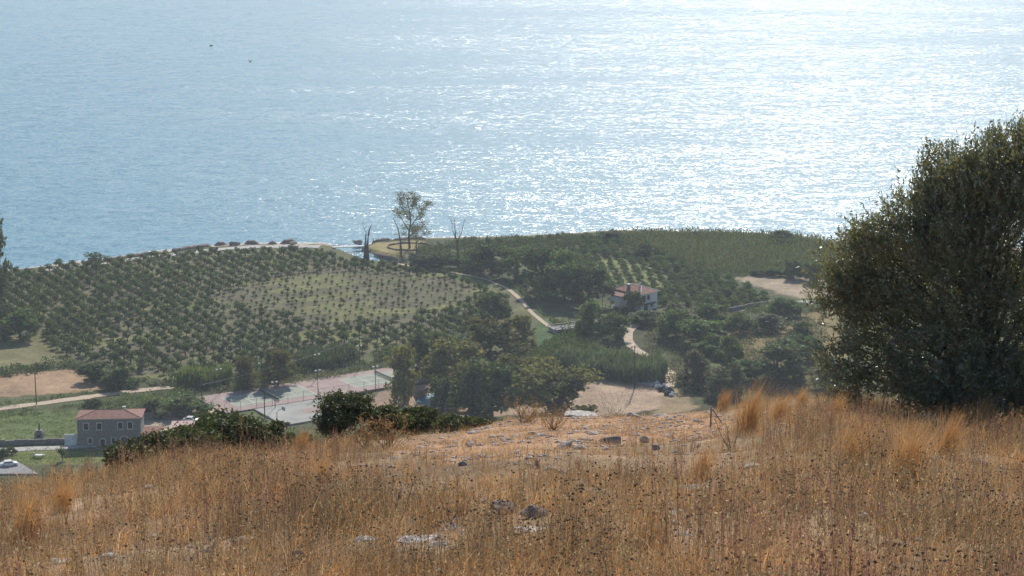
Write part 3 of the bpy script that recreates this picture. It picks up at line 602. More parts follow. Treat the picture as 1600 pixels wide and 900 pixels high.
fence('low wire fence between the two courts and hedge bank', [(-5.5, -4.35), (69, -4.35)], 1.6, 7)
p = G(433, 661, CZ); o = empty('basketball_stand', p); o.rotation_euler.z = math.atan2(e1[1], e1[0]); tag(o, 'bent steel basketball stand at the edge of the grey court', 'basketball hoop')
MB().tube([(0, 0, -.1), (0, 0, 2.9), (.5, 0, 3.4), (1.9, 0, 3.75)], [.09, .09, .08, .06], 6).build('post', M_STEEL, o)
m = MB(); m.box(1.9, 1.98, -.9, .9, 3.1, 4.15); m.build('backboard', M_LAMP, o)
MB().tube([(2.2+.22*math.cos(t), .22*math.sin(t), 3.15) for t in np.linspace(0, 6.28, 11)], .02, 4).build('hoop', M_STEEL, o)
def util_pole(label, x, yb, hpx, arm=True, r=.14):
    p = G(x, yb); h = hpx/scale_at(x, yb)/.965; p[2] = float(plain_z(p[0], p[1])); o = empty('utility_pole', p); tag(o, label, 'pole')
    MB().tube([(0, 0, -.3), (0, 0, h)], [r*1.15, r*.8], 7).build('pole', M_WOODP, o)
    if arm:
        m = MB(); m.box(-.9, .9, -.06, .06, h-.55, h-.42); m.build('cross_arm', M_WOODP, o)
        for s in (-.75, 0, .75): MB().tube([(s, 0, h-.42), (s, 0, h-.2)], .05, 5).build('insulator', M_LAMP, o)
    return p+np.array([0, 0, h-.25])
tA = util_pole('dark wooden pole beside the ploughed field track', 57, 632, 51)
tB = util_pole('thick dark pole at the corner of the grey ball court', 414, 660, 48)
tC = util_pole('slim pole in the bare clearing by the reed bed', 991, 608, 68)
tD = util_pole('short post under the open stemmed tree', 811, 648, 48, False, .1)
tE = util_pole('thin pole carrying wires at the hedge above the courts', 562, 566, 40)
tF = util_pole('pole by the yard track holding the slanting wires', 316, 634, 34)
def wire(name, label, a, b_, sag):
    pts = [a+(b_-a)*t+np.array([0, 0, -4*sag*t*(1-t)]) for t in np.linspace(0, 1, 14)]
    tag(MB().tube(pts, .035, 4).build(name, M_LAMP, None), label, 'wire')
wire('power_line', 'overhead wire crossing the hedge above the courts', tF, tE, 1.2)
wire('power_line', 'overhead wire from the hedge pole to the streamside trees', tE, G(680, 560)+np.array([0, 0, 7]), .5)

# ------------------------------------------------------------------ stone house
M_STONE = pmat('grey_rubble_stone', (.235, .215, .20), .95, .35, 2.4, .6)
M_TILE = pmat('red_roof_tile', (.235, .115, .085), .85, .25, 1.2, .4)
M_WHITE = pmat('white_wall', (.72, .71, .68), .85, .06, .8)
M_TRIM = pmat('pale_trim', (.60, .58, .54), .8, .08, 2)
M_SHUT = pmat('dark_shutter', (.035, .04, .045), .6, .2, 3)
M_GLASS = pmat('window_glass', (.03, .035, .045), .1, .1, 1, spec=.5)
M_BROWN = pmat('brown_wood', (.11, .07, .045), .8, .25, 3)
M_DWALL = pmat('old_wall', (.21, .195, .175), .95, .35, 1.5, .5)
A0, B0 = G(122, 698), G(221, 696); hw = np.linalg.norm((B0-A0)[:2]); hy = math.atan2(*(B0-A0)[1::-1][:2]) if False else math.atan2((B0-A0)[1], (B0-A0)[0])
hs = empty('stone_house', A0, hy); tag(hs, 'two storey grey stone house with red hipped roof and pale window surrounds', 'house')
HD, HH = 8.0, 7.0
m = MB(); m.box(0, hw, 0, HD, -1, HH); m.build('wall', M_STONE, hs)
m = MB(); m.box(-.12, hw+.12, -.12, HD+.12, HH, HH+.28); m.build('cornice', M_TRIM, hs)
z0, z1, ov = HH+.28, HH+1.5, .45
rf = MB(); a_, b_, c_, d_ = (-ov, -ov, z0), (hw+ov, -ov, z0), (hw+ov, HD+ov, z0), (-ov, HD+ov, z0); r1, r2 = (4.6, HD/2, z1), (hw-4.6, HD/2, z1)
rf.poly([a_, b_, r2, r1]); rf.poly([b_, c_, r2]); rf.poly([c_, d_, r1, r2]); rf.poly([d_, a_, r1]); rf.poly([d_, c_, b_, a_])
roof = rf.build('roof', M_TILE, hs)
def hip_caps(parent, lines, r, mat):
    for p0, p1 in lines: MB().tube([p0, p1], r, 5).build('ridge_cap', mat, parent)
hip_caps(roof, [(r1, r2), (a_, r1), (d_, r1), (b_, r2), (c_, r2)], .1, M_TILE)
m = MB(); m.box(hw-5, hw-4.2, HD/2+.6, HD/2+1.3, z1-.6, z1+.45); m.build('chimney', M_TRIM, roof)
for k in range(int((hw+.8)/1.1)):                     # tile courses running down the front slope
    pass
def window(par, u0, u1, v0, v1, arched=False, door=False, y=0.0):
    w_ = MB(); t = .2
    if arched:
        n = 8; uc, ru = (u0+u1)/2, (u1-u0)/2; vc = v1-ru*.6; out = []; inn = []
        for k in range(n+1):
            a = math.pi*(1-k/n); out.append((uc+ru*math.cos(a), vc+ru*.6*math.sin(a))); inn.append((uc+(ru-t)*math.cos(a), vc+(ru*.6-t)*math.sin(a)))
        out = [(u0, v0)]+out+[(u1, v0)]; inn = [(u0+t, v0)]+inn+[(u1-t, v0)]
        for k in range(len(out)-1): w_.poly([(out[k][0], y-.1, out[k][1]), (inn[k][0], y-.1, inn[k][1]), (inn[k+1][0], y-.1, inn[k+1][1]), (out[k+1][0], y-.1, out[k+1][1])][::-1])
        for k in range(len(out)-1): w_.poly([(out[k][0], y-.1, out[k][1]), (out[k+1][0], y-.1, out[k+1][1]), (out[k+1][0], y+.02, out[k+1][1]), (out[k][0], y+.02, out[k][1])])
        f = w_.build('door' if door else 'window', M_TRIM, par); q = MB(); q.poly([(p_[0], y-.03, p_[1]) for p_ in inn]); q.build('door_leaf', M_SHUT, f)
    else:
        w_.box(u0, u0+t, y-.1, y+.05, v0, v1); w_.box(u1-t, u1, y-.1, y+.05, v0, v1); w_.box(u0+t, u1-t, y-.1, y+.05, v1-t, v1); w_.box(u0+t, u1-t, y-.14, y+.05, v0, v0+t)
        f = w_.build('window', M_TRIM, par); um = (u0+u1)/2
        for a, b2 in ((u0+t, um-.02), (um+.02, u1-t)): q = MB(); q.box(a, b2, y-.04, y-.005, v0+t, v1-t); q.build('shutter', M_SHUT, f)
ku = hw/395.0; kv = HH/165.0
for a, b2, c, d in ((526,564,398,446),(609,646,398,446),(740,776,397,444),(801,838,395,444)): window(hs, (a-490)*ku, (b2-490)*ku, (545-d)*kv, (545-c)*kv)
for a, b2, c, d in ((551,582,490,530),(697,728,490,531)): window(hs, (a-490)*ku, (b2-490)*ku, (545-d)*kv, (545-c)*kv)
window(hs, (625-490)*ku, (664-490)*ku, 0, (545-496)*kv, True, True); window(hs, (752-490)*ku, (804-490)*ku, 0, (545-484)*kv, True, True)
def local_thing(name, label, cat): o = empty(name, A0, hy); return tag(o, label, cat)
o = local_thing('terrace', 'low stone terrace wall before the stone house doors', 'terrace'); m = MB(); m.box(-4.2, 11, -3.2, -2.8, -1.2, .35); m.build('parapet', M_STONE, o); m = MB(); m.box(-4.2, 11, -2.8, -.02, -1.2, -.04); m.build('paving', M_CONC, o)
o = local_thing('outside_stair', 'white outside steps at the side of the stone house', 'stairs')
for k in range(6): m = MB(); m.box(-3.6+k*.55, -3.05+k*.55, 1.0, 2.6, -.5, .3+k*.32); m.build('step', M_WHITE, o)
m = MB(); m.box(-3.7, -.05, 2.65, 2.9, -.5, 2.5); m.build('side_wall', M_WHITE, o)
o = local_thing('outbuilding', 'low outbuilding with pale pink roof beside the stone house', 'shed')
m = MB(); m.box(hw+7, hw+15, 6, 12, -1, 1.9); m.build('wall', M_STONE, o); m = MB(); m.poly([(hw+6.6, 5.6, 2.0), (hw+15.4, 5.6, 2.0), (hw+15.4, 12.4, 2.7), (hw+6.6, 12.4, 2.7)]); m.poly([(hw+6.6, 5.6, 1.9), (hw+6.6, 12.4, 2.6), (hw+15.4, 12.4, 2.6), (hw+15.4, 5.6, 1.9)]); m.build('roof', pmat('pink_roof', (.52, .36, .32), .9, .12, .6), o)
o = local_thing('lean_to', 'small red tiled lean to against the stone house gable', 'lean-to')
m = MB(); m.box(hw+.02, hw+4.6, 1, 6, -1, 2.2); m.build('wall', M_STONE, o); m = MB(); m.poly([(hw+.02, .7, 2.3), (hw+5, .7, 2.3), (hw+5, 6.3, 3.2), (hw+.02, 6.3, 3.2)]); m.build('roof', M_TILE, o)
def stone_wall(label, pts, h, th=.6, mat=None):
    P = [G(x, y) for x, y in pts]; o = empty('stone_wall', P[0]); tag(o, label, 'wall'); m = MB()
    for i in range(len(P)-1):
        n = max(2, int(np.linalg.norm(P[i+1]-P[i])/2.2)); dv = (P[i+1]-P[i])/n; nn = np.array([-dv[1], dv[0], 0]); nn = nn/np.linalg.norm(nn)*th/2
        for k in range(n):
            a = P[i]+dv*k-P[0]; b2 = a+dv; h0, h1 = h*random.uniform(.85, 1.1), h*random.uniform(.85, 1.1); j = len(m.v)
            for q, hh in ((a, h0), (b2, h1)):
                for s in (-1, 1): m.v += [tuple(q+nn*s+np.array([0, 0, -.4])), tuple(q+nn*s*.85+np.array([0, 0, hh]))]
            m.f += [(j, j+1, j+5, j+4), (j+2, j+6, j+7, j+3), (j+1, j+3, j+7, j+5), (j, j+2, j+3, j+1), (j+4, j+5, j+7, j+6)]
    m.build('masonry', mat or M_DWALL, o)
random.seed(5)
stone_wall('low dark stone wall between lawn and front lane', [(-40,697),(40,695),(108,692)], 1.4)
stone_wall('dark retaining wall at the yard behind the stone house', [(222,655),(262,652),(300,646)], 1.6)
stone_wall('long low stone wall beside the dense grove', [(1136,488),(1170,481),(1206,475)], 1.3)
p = G(62, 684); o = empty('stone_oven', p); tag(o, 'small stone oven with a chimney pipe on the lawn', 'oven')
m = MB(); m.box(-1.1, 1.1, -1, 1, -.2, 1.7); m.box(-.8, .8, -.75, .75, 1.7, 2.1); m.build('body', M_DWALL, o); MB().tube([(0, 0, 2.1), (0, 0, 4.0)], [.22, .16], 7).build('chimney', M_STEEL, o); m = MB(); m.box(-.45, .45, -1.03, -.99, .4, 1.1); m.build('mouth', M_SHUT, o)
def car(label, x, y, rz, col):
    o = empty('parked_car', G(x, y)+np.array([0, 0, .12]), rz); tag(o, label, 'car'); prof = [(-2.1, .3), (-2.15, .75), (-1.9, .95), (-1.45, 1.0), (-.95, 1.42), (.5, 1.45), (1.15, 1.0), (1.95, .85), (2.15, .6), (2.1, .3)]
    m = MB(); n = len(prof)
    for s, sg in ((-.82, 1), (.82, -1)): m.poly([(a, s, b2) for a, b2 in (prof if sg == -1 else prof[::-1])][::-1])
    for k in range(n): a, b2 = prof[k], prof[(k+1) % n]; m.poly([(a[0], -.82, a[1]), (b2[0], -.82, b2[1]), (b2[0], .82, b2[1]), (a[0], .82, a[1])])
    m.build('body', pmat('car_paint', col, .3, .03, 1, spec=.5), o)
    for s in (-.835, .835): q = MB(); q.poly([(-1.3, s, 1.02), (-.9, s, 1.36), (.42, s, 1.38), (.95, s, 1.02)][::1 if s < 0 else -1]); q.build('side_window', M_GLASS, o)
    q = MB(); q.poly([(.56, -.7, 1.425), (.56, .7, 1.425), (1.1, .74, 1.06), (1.1, -.74, 1.06)]); q.build('windscreen', M_GLASS, o)
    for a in (-1.3, 1.35):
        for s in (-.74, .74):
            wl = MB().tube([(a, s-.1, .3), (a, s+.1, .3)], .32, 12).build('wheel', M_SHUT, o); MB().tube([(a, s-.105, .3), (a, s+.105, .3)], .18, 10).build('rim', M_LAMP, wl)
car('silver car parked in the yard past the pink roof', 298, 660, R(-12), (.62, .63, .64))
car('white car parked at the corner of the grey lane', 14, 729, R(18), (.75, .75, .74))
o = sheet('parking_pad', M_ASPH, [G(-60, 742), G(60, 742), G(30, 724), G(-60, 722)], GZ+.28, None, 'grey paved pad by the front lawn')
for x_, y_, a, lab in ((54, 714, .3, 'white garden chair on the lawn, on the lane side of the table'), (68, 713, 2.6, 'white garden chair on the lawn beyond the table')):
    o = empty('garden_chair', G(x_, y_), a); tag(o, lab, 'chair'); m = MB(); m.box(-.3, .3, -.3, .3, .42, .48); m.build('seat', M_WHITE, o); m = MB(); m.box(-.3, .3, .27, .33, .49, 1.0); m.build('backrest', M_WHITE, o)
    for a2 in (-.26, .26):
        for b2 in (-.26, .26): MB().tube([(a2, b2, -.2), (a2, b2, .42)], .03, 4).build('leg', M_WHITE, o)
o = empty('garden_table', G(61, 715)); tag(o, 'white garden table on the bright lawn', 'table'); m = MB(); m.box(-.9, .9, -.5, .5, .7, .76); m.build('tabletop', M_WHITE, o)
for a2 in (-.8, .8):
    for b2 in (-.4, .4): MB().tube([(a2, b2, -.2), (a2, b2, .7)], .04, 4).build('leg', M_WHITE, o)

# ------------------------------------------------------------------ white house with red roof, its garden and bridge
K0 = G(1001, 487); av = np.array([-.65, .76]); hy2 = math.atan2(-av[1], -av[0])   # local x runs back from the near corner's long side
o = wh = empty('white_house', K0, math.atan2(.667, .745)); tag(o, 'white two storey house with red hipped roof in the trees', 'house')
LX, LY, WH = 7.6, 12.0, 5.7                            # gable side along local x, long side along local y
m = MB(); m.box(0, LX, 0, LY, -1, WH); m.build('wall', M_WHITE, o)
ov = .6; q0, q1, q2, q3 = (-ov, -ov, WH), (LX+ov, -ov, WH), (LX+ov, LY+ov, WH), (-ov, LY+ov, WH); g1, g2 = (LX/2, 3.6, WH+1.75), (LX/2, LY-3.6, WH+1.75)
m = MB(); m.poly([q0, q1, g1]); m.poly([q1, q2, g2, g1]); m.poly([q2, q3, g2]); m.poly([q3, q0, g1, g2]); m.poly([q3, q2, q1, q0]); rw = m.build('roof', M_TILE, o)
hip_caps(rw, [(g1, g2), (q0, g1), (q1, g1), (q2, g2), (q3, g2)], .13, M_TRIM)
m = MB(); m.box(1.1, 1.9, 6.6, 7.5, WH-.2, WH+2.0); m.build('chimney', M_STONE, rw); m = MB(); m.box(.95, 2.05, 6.45, 7.65, WH+2.0, WH+2.15); m.build('cap', M_TRIM, bpy.data.objects[rw.name])
m = MB(); m.box(-2.6, -.02, 3.2, 11.5, 2.6, 2.85); m.box(-2.6, -2.5, 3.2, 11.5, 2.85, 3.75); bl = m.build('balcony', M_WHITE, o)
for yy in (3.4, 7.3, 11.2): m = MB(); m.box(-2.55, -2.3, yy, yy+.25, -.5, 2.6); m.build('pillar', M_WHITE, o)
m = MB(); m.poly([(-3.6, 4.5, 4.6), (-.02, 4.5, 5.4), (-.02, 14.5, 5.4), (-3.6, 14.5, 4.6)][::-1]); m.poly([(-3.6, 4.5, 4.5), (-.02, 4.5, 5.3), (-.02, 14.5, 5.3), (-3.6, 14.5, 4.5)]); m.build('porch_roof', M_TILE, o)
for yy in (4.7, 14.2): MB().tube([(-3.4, yy, -.5), (-3.4, yy, 4.6)], .1, 5).build('porch_post', M_BROWN, o)
for u0, u1, v0, v1, nm in ((2.9, 4.1, 3.4, 5.0, 'window'), (.35, 2.2, 2.9, 5.0, 'balcony_door'), (1.6, 3.2, 0, 2.2, 'door'), (4.6, 5.8, .9, 2.1, 'window')):
    m = MB(); m.box(u0, u1, -.06, .04, v0, v1); f = m.build(nm, M_BROWN, o); m = MB(); m.box(u0+.12, u1-.12, -.09, -.065, v0+.12, v1-.12); m.build('pane', M_GLASS, f)
m = MB(); m.box(1.0, 6.4, -1.5, -.02, 2.3, 2.42); m.build('awning', M_BROWN, o)
for yy in (1.2, 4.6, 7.6, 10): m = MB(); m.box(-.06, .04, yy, yy+1.1, 3.2, 4.6); f = m.build('window', M_BROWN, o); m = MB(); m.box(-.09, -.065, yy+.12, yy+.98, 3.32, 4.48); m.build('pane', M_GLASS, f)
o = empty('satellite_dish', K0+np.array([0, 0, 0]), wh.rotation_euler.z); tag(o, 'white satellite dish on the white house roof ridge', 'satellite dish')
MB().tube([(LX/2, 4.4, WH+1.6), (LX/2, 4.4, WH+2.5)], .05, 5).build('mast', M_STEEL, o)
m = MB(); n = 12
ring = [(LX/2+.55*math.cos(t), 4.25-.1, WH+2.6+.5*math.sin(t)) for t in np.linspace(0, 2*math.pi, n, endpoint=False)]
for k in range(n): m.poly([ring[k], ring[(k+1) % n], (LX/2, 4.42, WH+2.6)])
m.build('reflector', M_WHITE, o)
def patio(name, label, cat, x, y, parts, mat=None):
    o = empty(name, G(x, y)); tag(o, label, cat)
    for nm, bx, mt in parts: m = MB(); m.box(*bx); m.build(nm, mt, o)
patio('terrace_table', 'white table in the shade of the white house terrace', 'table', 963, 482, [('tabletop', (-1.1, 1.1, -.5, .5, .7, .8), M_WHITE)]+[('leg', (s*.95-.05, s*.95+.05, t*.4-.05, t*.4+.05, -.2, .7), M_WHITE) for s in (-1, 1) for t in (-1, 1)])
patio('garden_parasol_slab', 'flat white shade roof over the garden terrace', 'shade roof', 962, 470, [('canopy', (-1.5, 1.5, -1.2, 1.2, 2.4, 2.5), M_WHITE)]+[('post', (s*1.4-.05, s*1.4+.05, t*1.1-.05, t*1.1+.05, -.2, 2.4), M_BROWN) for s in (-1, 1) for t in (-1, 1)])
# road bridge
P0, P1 = G(868, 522), G(948, 512); L_ = np.linalg.norm(P1-P0); o = empty('road_bridge', P0, math.atan2((P1-P0)[1], (P1-P0)[0])); tag(o, 'low concrete road bridge with pale rails near the white house', 'bridge')
m = MB(); m.box(0, L_, 0, 5, .9, 1.25); m.build('deck', M_ASPH, o)
for yy in (0, 4.8):
    m = MB(); m.box(0, L_, yy-.02, yy+.16, 1.75, 1.95); m.build('rail', M_CONC, o)
    for k in range(8): m = MB(); m.box(k*L_/7-.1, k*L_/7+.1, yy, yy+.14, 1.25, 1.75); m.build('rail_post', M_DWALL, o)
for k in (.03, .5, .97): m = MB(); m.box(k*L_-.4, k*L_+.4, .3, 4.7, -1.5, .9); m.build('pier', M_CONC, o)

# ------------------------------------------------------------------ clearing: slab, tyres and rubbish
sheet('concrete_slab', M_CONC, [G(972, 590), G(990, 590), G(1026, 600), G(1018, 604), G(986, 597)], GZ+.35, None, 'pale concrete slab at the edge of the clearing')
RUB = [pmat('rubbish_'+n, c, .7, .2, 3) for n, c in (('dark', (.04, .04, .045)), ('white', (.6, .6, .6)), ('blue', (.12, .16, .25)), ('brown', (.16, .11, .08)))]
def heap_obj(name, label, cat, x, y, s, mat, zoff=.2):
    m = MB(); n = 7; pts = []
    for k in range(3):
        for j in range(n): t = 2*math.pi*j/n; r_ = s*(1, .85, .35)[k]*random.uniform(.75, 1.2); pts.append((r_*math.cos(t), r_*math.sin(t)*.8, s*(0, .55, 1.0)[k]*random.uniform(.8, 1.1)-.1))
    m.v = pts; m.f = [(k*n+j, k*n+(j+1) % n, (k+1)*n+(j+1) % n, (k+1)*n+j) for k in range(2) for j in range(n)]+[tuple(2*n+j for j in range(n))]
    o = m.build(name, mat); o.location = G(x, y)+np.array([0, 0, zoff]); tag(o, label, cat, 'rubbish dumped by the clearing'); return o
random.seed(11)
cols = [('black', 0), ('pale', 1), ('bluish', 2), ('brown', 3)]
for k in range(26):
    t = k/25; x_, y_ = (997+t*38, 589+t*11) if k < 13 else (1028+(k-13)*1.9+random.uniform(-4, 4), 602+(k-13)*1.2+random.uniform(-3, 4))
    cn, ci = cols[0 if k < 13 and random.random() < .7 else random.randrange(4)]
    heap_obj('rubbish_bag', f'{cn} lump of rubbish {"in the row along the concrete slab" if k < 13 else "in the heap below the grey bush"}', 'rubbish', x_, y_, random.uniform(.6, 1.3), RUB[ci])

# ------------------------------------------------------------------ shore: stone banks, boulders, footbridge, round wall, posts
M_ROCK = pmat('rock', (.25, .225, .205), .95, .5, 9, 1.0)
M_BANK = pmat('bank_stone', (.20, .145, .125), .95, .3, 1.2, .6)
M_LIME = pmat('limestone', (.40, .37, .34), .95, .4, 10, 1.0)
import bmesh
_bm = bmesh.new(); bmesh.ops.create_icosphere(_bm, subdivisions=3, radius=1.0); ICO_V = np.array([v.co[:] for v in _bm.verts]); ICO_F = np.array([[v.index for v in f.verts] for f in _bm.faces]); _bm.free()
def rock(name, label, cat, loc, sx, sy, sz, mat, seed, group=None, rz=0.0):
    r = np.random.default_rng(seed); V = ICO_V.copy()
    for _ in range(17):                                # cut flat facets into a ball
        d = unit(r.normal(size=3)*np.array([1, 1, 1.2])); h = r.uniform(.42, .8); k = V@d; V = V-np.where(k > h, k-h, 0)[:, None]*d
    V += .05*np.sin(V*7+r.uniform(0, 6, 3))*r.uniform(.5, 1, 3)+r.normal(size=V.shape)*.012
    V *= np.array([sx, sy, sz])/np.array([.75, .75, .75])*.5
    o = link(name, mesh_np(name, V, ICO_F, mat), None, loc, rz); return tag(o, label, cat, group)
def bank(label, pts, wid, h, seed):
    P = np.array([G(x, y, .9) for x, y in pts]); r = np.random.default_rng(seed); Q = []
    for i in range(len(P)-1):
        n = max(2, int(np.linalg.norm(P[i+1]-P[i])/.8)); Q += [P[i]+(P[i+1]-P[i])*k/n for k in range(n)]
    Q.append(P[-1]); Q = np.array(Q); n = len(Q); d = np.gradient(Q, axis=0); d = unit(d); nn = np.stack([-d[:, 1], d[:, 0], 0*d[:, 0]], -1); V = []
    prof = [(-.5, -1.2), (-.45, .2), (-.3, .75), (0, 1), (.3, .75), (.45, .2), (.5, -1.2)]
    for i in range(n):
        e = min(1, (min(i, n-1-i)+.4)/2.5)
        for a, b2 in prof: V.append(Q[i]+nn[i]*a*wid*e*r.uniform(.85, 1.15)+np.array([0, 0, b2*h*(e if b2 > 0 else 1)*r.uniform(.8, 1.2)]))
    k = len(prof); Fc = [(i*k+j, (i+1)*k+j, (i+1)*k+j+1, i*k+j+1) for i in range(n-1) for j in range(k-1)]
    tag(link('stone_bank', mesh_np('stone_bank', np.array(V), np.array(Fc), M_BANK)), label, 'stone bank', 'stone banks along the beach road')
bank('longest low stone bank on the shore, beside the lone open tree', [(150,413),(200,404),(249,395)], 3.0, 1.3, 1)
bank('stone bank between the dark boulder and the paler blocks', [(272,393),(300,389),(331,385.5)], 3.0, 1.3, 2)
bank('short stone bank before the solitary shore boulder', [(334,385),(356,383)], 3.4, 1.7, 3)
bank('stone bank just past the solitary shore boulder', [(381,382.5),(405,381.5)], 3.4, 1.7, 4)
bank('short low stone bank in the middle of the beach', [(418,381.5),(433,381)], 3.2, 1.5, 5)
bank('stone bank nearest the footbridge on the beach', [(437,381.5),(464,380)], 3.4, 1.7, 6)
bank('low stone bank on the spit behind the two bare trunks', [(582,378),(600,375.5),(612,374.5)], 2.5, .9, 7)
bank('stone bank on the spit in front of the airy tree', [(612,376),(640,374),(668,374)], 3, 1.0, 8)
for x_, y_, s, lab in ((273,392,1.8,'dark boulder at the end of the long stone bank'), (367,383.5,2.3,'solitary round boulder between stone banks on the beach'), (560,381,3.0,'big grey boulder at the footbridge end'), (458,382,1.6,'boulder at the tip of the last stone bank')):
    pp = G(x_, y_); rock('boulder', lab, 'boulder', pp+np.array([0, 0, s*.2]), s*1.5, s*1.2, s, M_ROCK, int(x_))
pa, pb = G(521, 389, 1.2), G(569, 387, 1.2); L_ = np.linalg.norm(pb-pa); o = empty('footbridge', pa, math.atan2((pb-pa)[1], (pb-pa)[0])); tag(o, 'flat pale footbridge across the lagoon mouth', 'footbridge')
m = MB(); m.box(0, L_, 0, 2.0, .35, .6); m.build('deck', M_TRIM, o)
for yy in (.05, 1.95):
    for k in range(7): MB().tube([(k*L_/6, yy, .6), (k*L_/6, yy, 1.5)], .035, 4).build('rail_post', M_TRIM, o)
    MB().tube([(0, yy, 1.5), (L_, yy, 1.5)], .035, 4).build('rail', M_TRIM, o)
for k in (.02, .98): m = MB(); m.box(k*L_-.5, k*L_+.5, .1, 1.9, -2.2, .35); m.build('abutment', M_CONC, o)
o = empty('round_wall', G(640, 386)); tag(o, 'low round stone wall around a dry pen near the airy tree', 'wall'); m = MB(); n = 40
sc_ = scale_at(640, 386)
for k in range(n):
    t0, t1 = 2*math.pi*k/n, 2*math.pi*(k+.97)/n; ra, rb = 35/sc_, 6/sc_/.2
    q = [(f*ra*math.cos(t), f*rb*math.sin(t)) for t in (t0, t1) for f in (1, .95)]; j = len(m.v); hh = random.uniform(.35, .75)
    for a, b2 in q: m.v += [(a, b2, -.5), (a, b2, hh)]
    m.f += [(j, j+4, j+5, j+1), (j+2, j+3, j+7, j+6), (j+1, j+5, j+7, j+3), (j, j+1, j+3, j+2), (j+4, j+6, j+7, j+5)]
m.build('masonry', M_BANK, o)
for x_, y_, lab in ((583, 377, 'dark mooring post at the water past the bare trunks'), (606, 376, 'dark mooring post on the spit stone bank'), (598, 404, 'short stake on the lagoon bank')):
    o = empty('mooring_post', G(x_, y_)); tag(o, lab, 'post'); MB().tube([(0, 0, -1), (.05, 0, .9)], [.2, .16], 6).build('shaft', M_DEADW, o); MB().tube([(.05, 0, .9), (.05, 0, 1.1)], [.24, .2], 6).build('cap', M_DEADW, o)
bank_l = [(584,396),(600,400),(622,405)]
bank('stony edge of the lagoon below the grass spit', bank_l, 1.4, .5, 9)
# two birds over the sea
M_BIRD = pmat('bird_feather', (.04, .04, .045), .8, .2, 9)
for x_, y_, rz, lab in ((330, 72, .4, 'dark bird gliding over the sea, the upper one'), (391, 97, 1.2, 'dark bird with raised wings low over the sea')):
    d0 = G(x_, y_, 0)-np.array([0, 0, H]); pos = np.array([0, 0, H])+d0/np.linalg.norm(d0)*210
    o = empty('sea_bird', pos, rz); tag(o, lab, 'bird'); MB().tube([(-.2, 0, 0), (-.1, 0, .02), (.05, 0, .02), (.16, 0, .03), (.22, 0, .03)], [.012, .05, .06, .035, .01], 7).build('body', M_BIRD, o, True)
    for s in (-1, 1):
        m = MB(); up = .1 if rz < 1 else .2
        m.poly([(.08, s*.03, .03), (.06, s*.2, .03+up), (-.02, s*.42, .02+up*.6), (-.07, s*.2, .03+up), (-.08, s*.03, .03)]); m.build('wing', M_BIRD, o)
# ------------------------------------------------------------------ bushes on the slope just past the hill edge
def slope_spot(x, d):
    a = math.atan((x-800)/F*1.045); X, Y = d*math.sin(a), d*math.cos(a); return np.array([X, Y, float(hill_z(X, Y))])
def leafy_bush(name, label, x, ytop, d, wpx, leaf, lsz, n, seed, cat='bush', lean=None):
    r = np.random.default_rng(seed); random.seed(seed); p = slope_spot(x, d); s = F/math.hypot(d, H-p[2]); q = PX(p)[1]; h = (q-ytop)/s; wd = wpx/s
    o = empty(name, p); tag(o, label, cat)
    lob = [((0, 0, h*.5), (wd*.42, wd*.4, h*.46), 3)]+[((r.uniform(-.32, .32)*wd, r.uniform(-.3, .3)*wd, r.uniform(.35, .82)*h), (wd*.2, wd*.2, h*.16), 1) for _ in range(7)]
    P, cc = crown_points(lob, n//24, 24, wd*.045, r); P[:, 2] = np.maximum(P[:, 2], -.3); L = leaves(P, lsz, lsz*.5, r=r)
    limbs([(0, 0, -.3), (.02, 0, h*.15), (0, .03, h*.35)], [wd*.03, wd*.025, wd*.016], cc[r.choice(len(cc), 12)], 6).build('trunk', M_BARK, o)
    link('crown', mesh_np('crown', L[0], L[1], LM[leaf], L[2]), o); return o
for i, a in enumerate([
 ('slope_bush', 'dark upright evergreen bush at the hill edge before the grey court', 532, 600, 46.5, 100, 'slope', .075, 13000),
 ('slope_bush', 'evergreen bush next to the dark upright one', 600, 630, 47, 82, 'slope', .075, 9000),
 ('slope_bush', 'leafy bush in the middle of the evergreen row at the hill edge', 652, 636, 48, 80, 'slope', .075, 8500),
 ('slope_bush', 'low evergreen bush where the row meets the bare ground', 704, 646, 49, 78, 'slope', .075, 7500),
 ('slope_bush', 'smallest bush ending the evergreen row', 744, 655, 50, 50, 'slope', .075, 4000),
 ('slope_bush', 'wide broad leaved bush hiding the yard track', 352, 638, 44.5, 140, 'slope', .09, 11000),
 ('slope_bush', 'broad leaved bush before the pink roofed outbuilding', 286, 666, 42.5, 110, 'slope', .09, 8500),
 ('slope_bush', 'small leafy bush under the thick dark pole', 418, 662, 44, 74, 'slope', .085, 5000),
 ('slope_bush', 'green bush covering the stone house corner', 236, 676, 42, 76, 'slope', .085, 5200),
 ('slope_bush', 'low bush spilling into the dry grass below the house', 192, 694, 40.5, 76, 'slope', .085, 5000),
 ('slope_bush', 'small bush at the grass edge below the ball court', 458, 672, 45, 60, 'slope', .085, 3600),
]): leafy_bush(*a, seed=60+i)

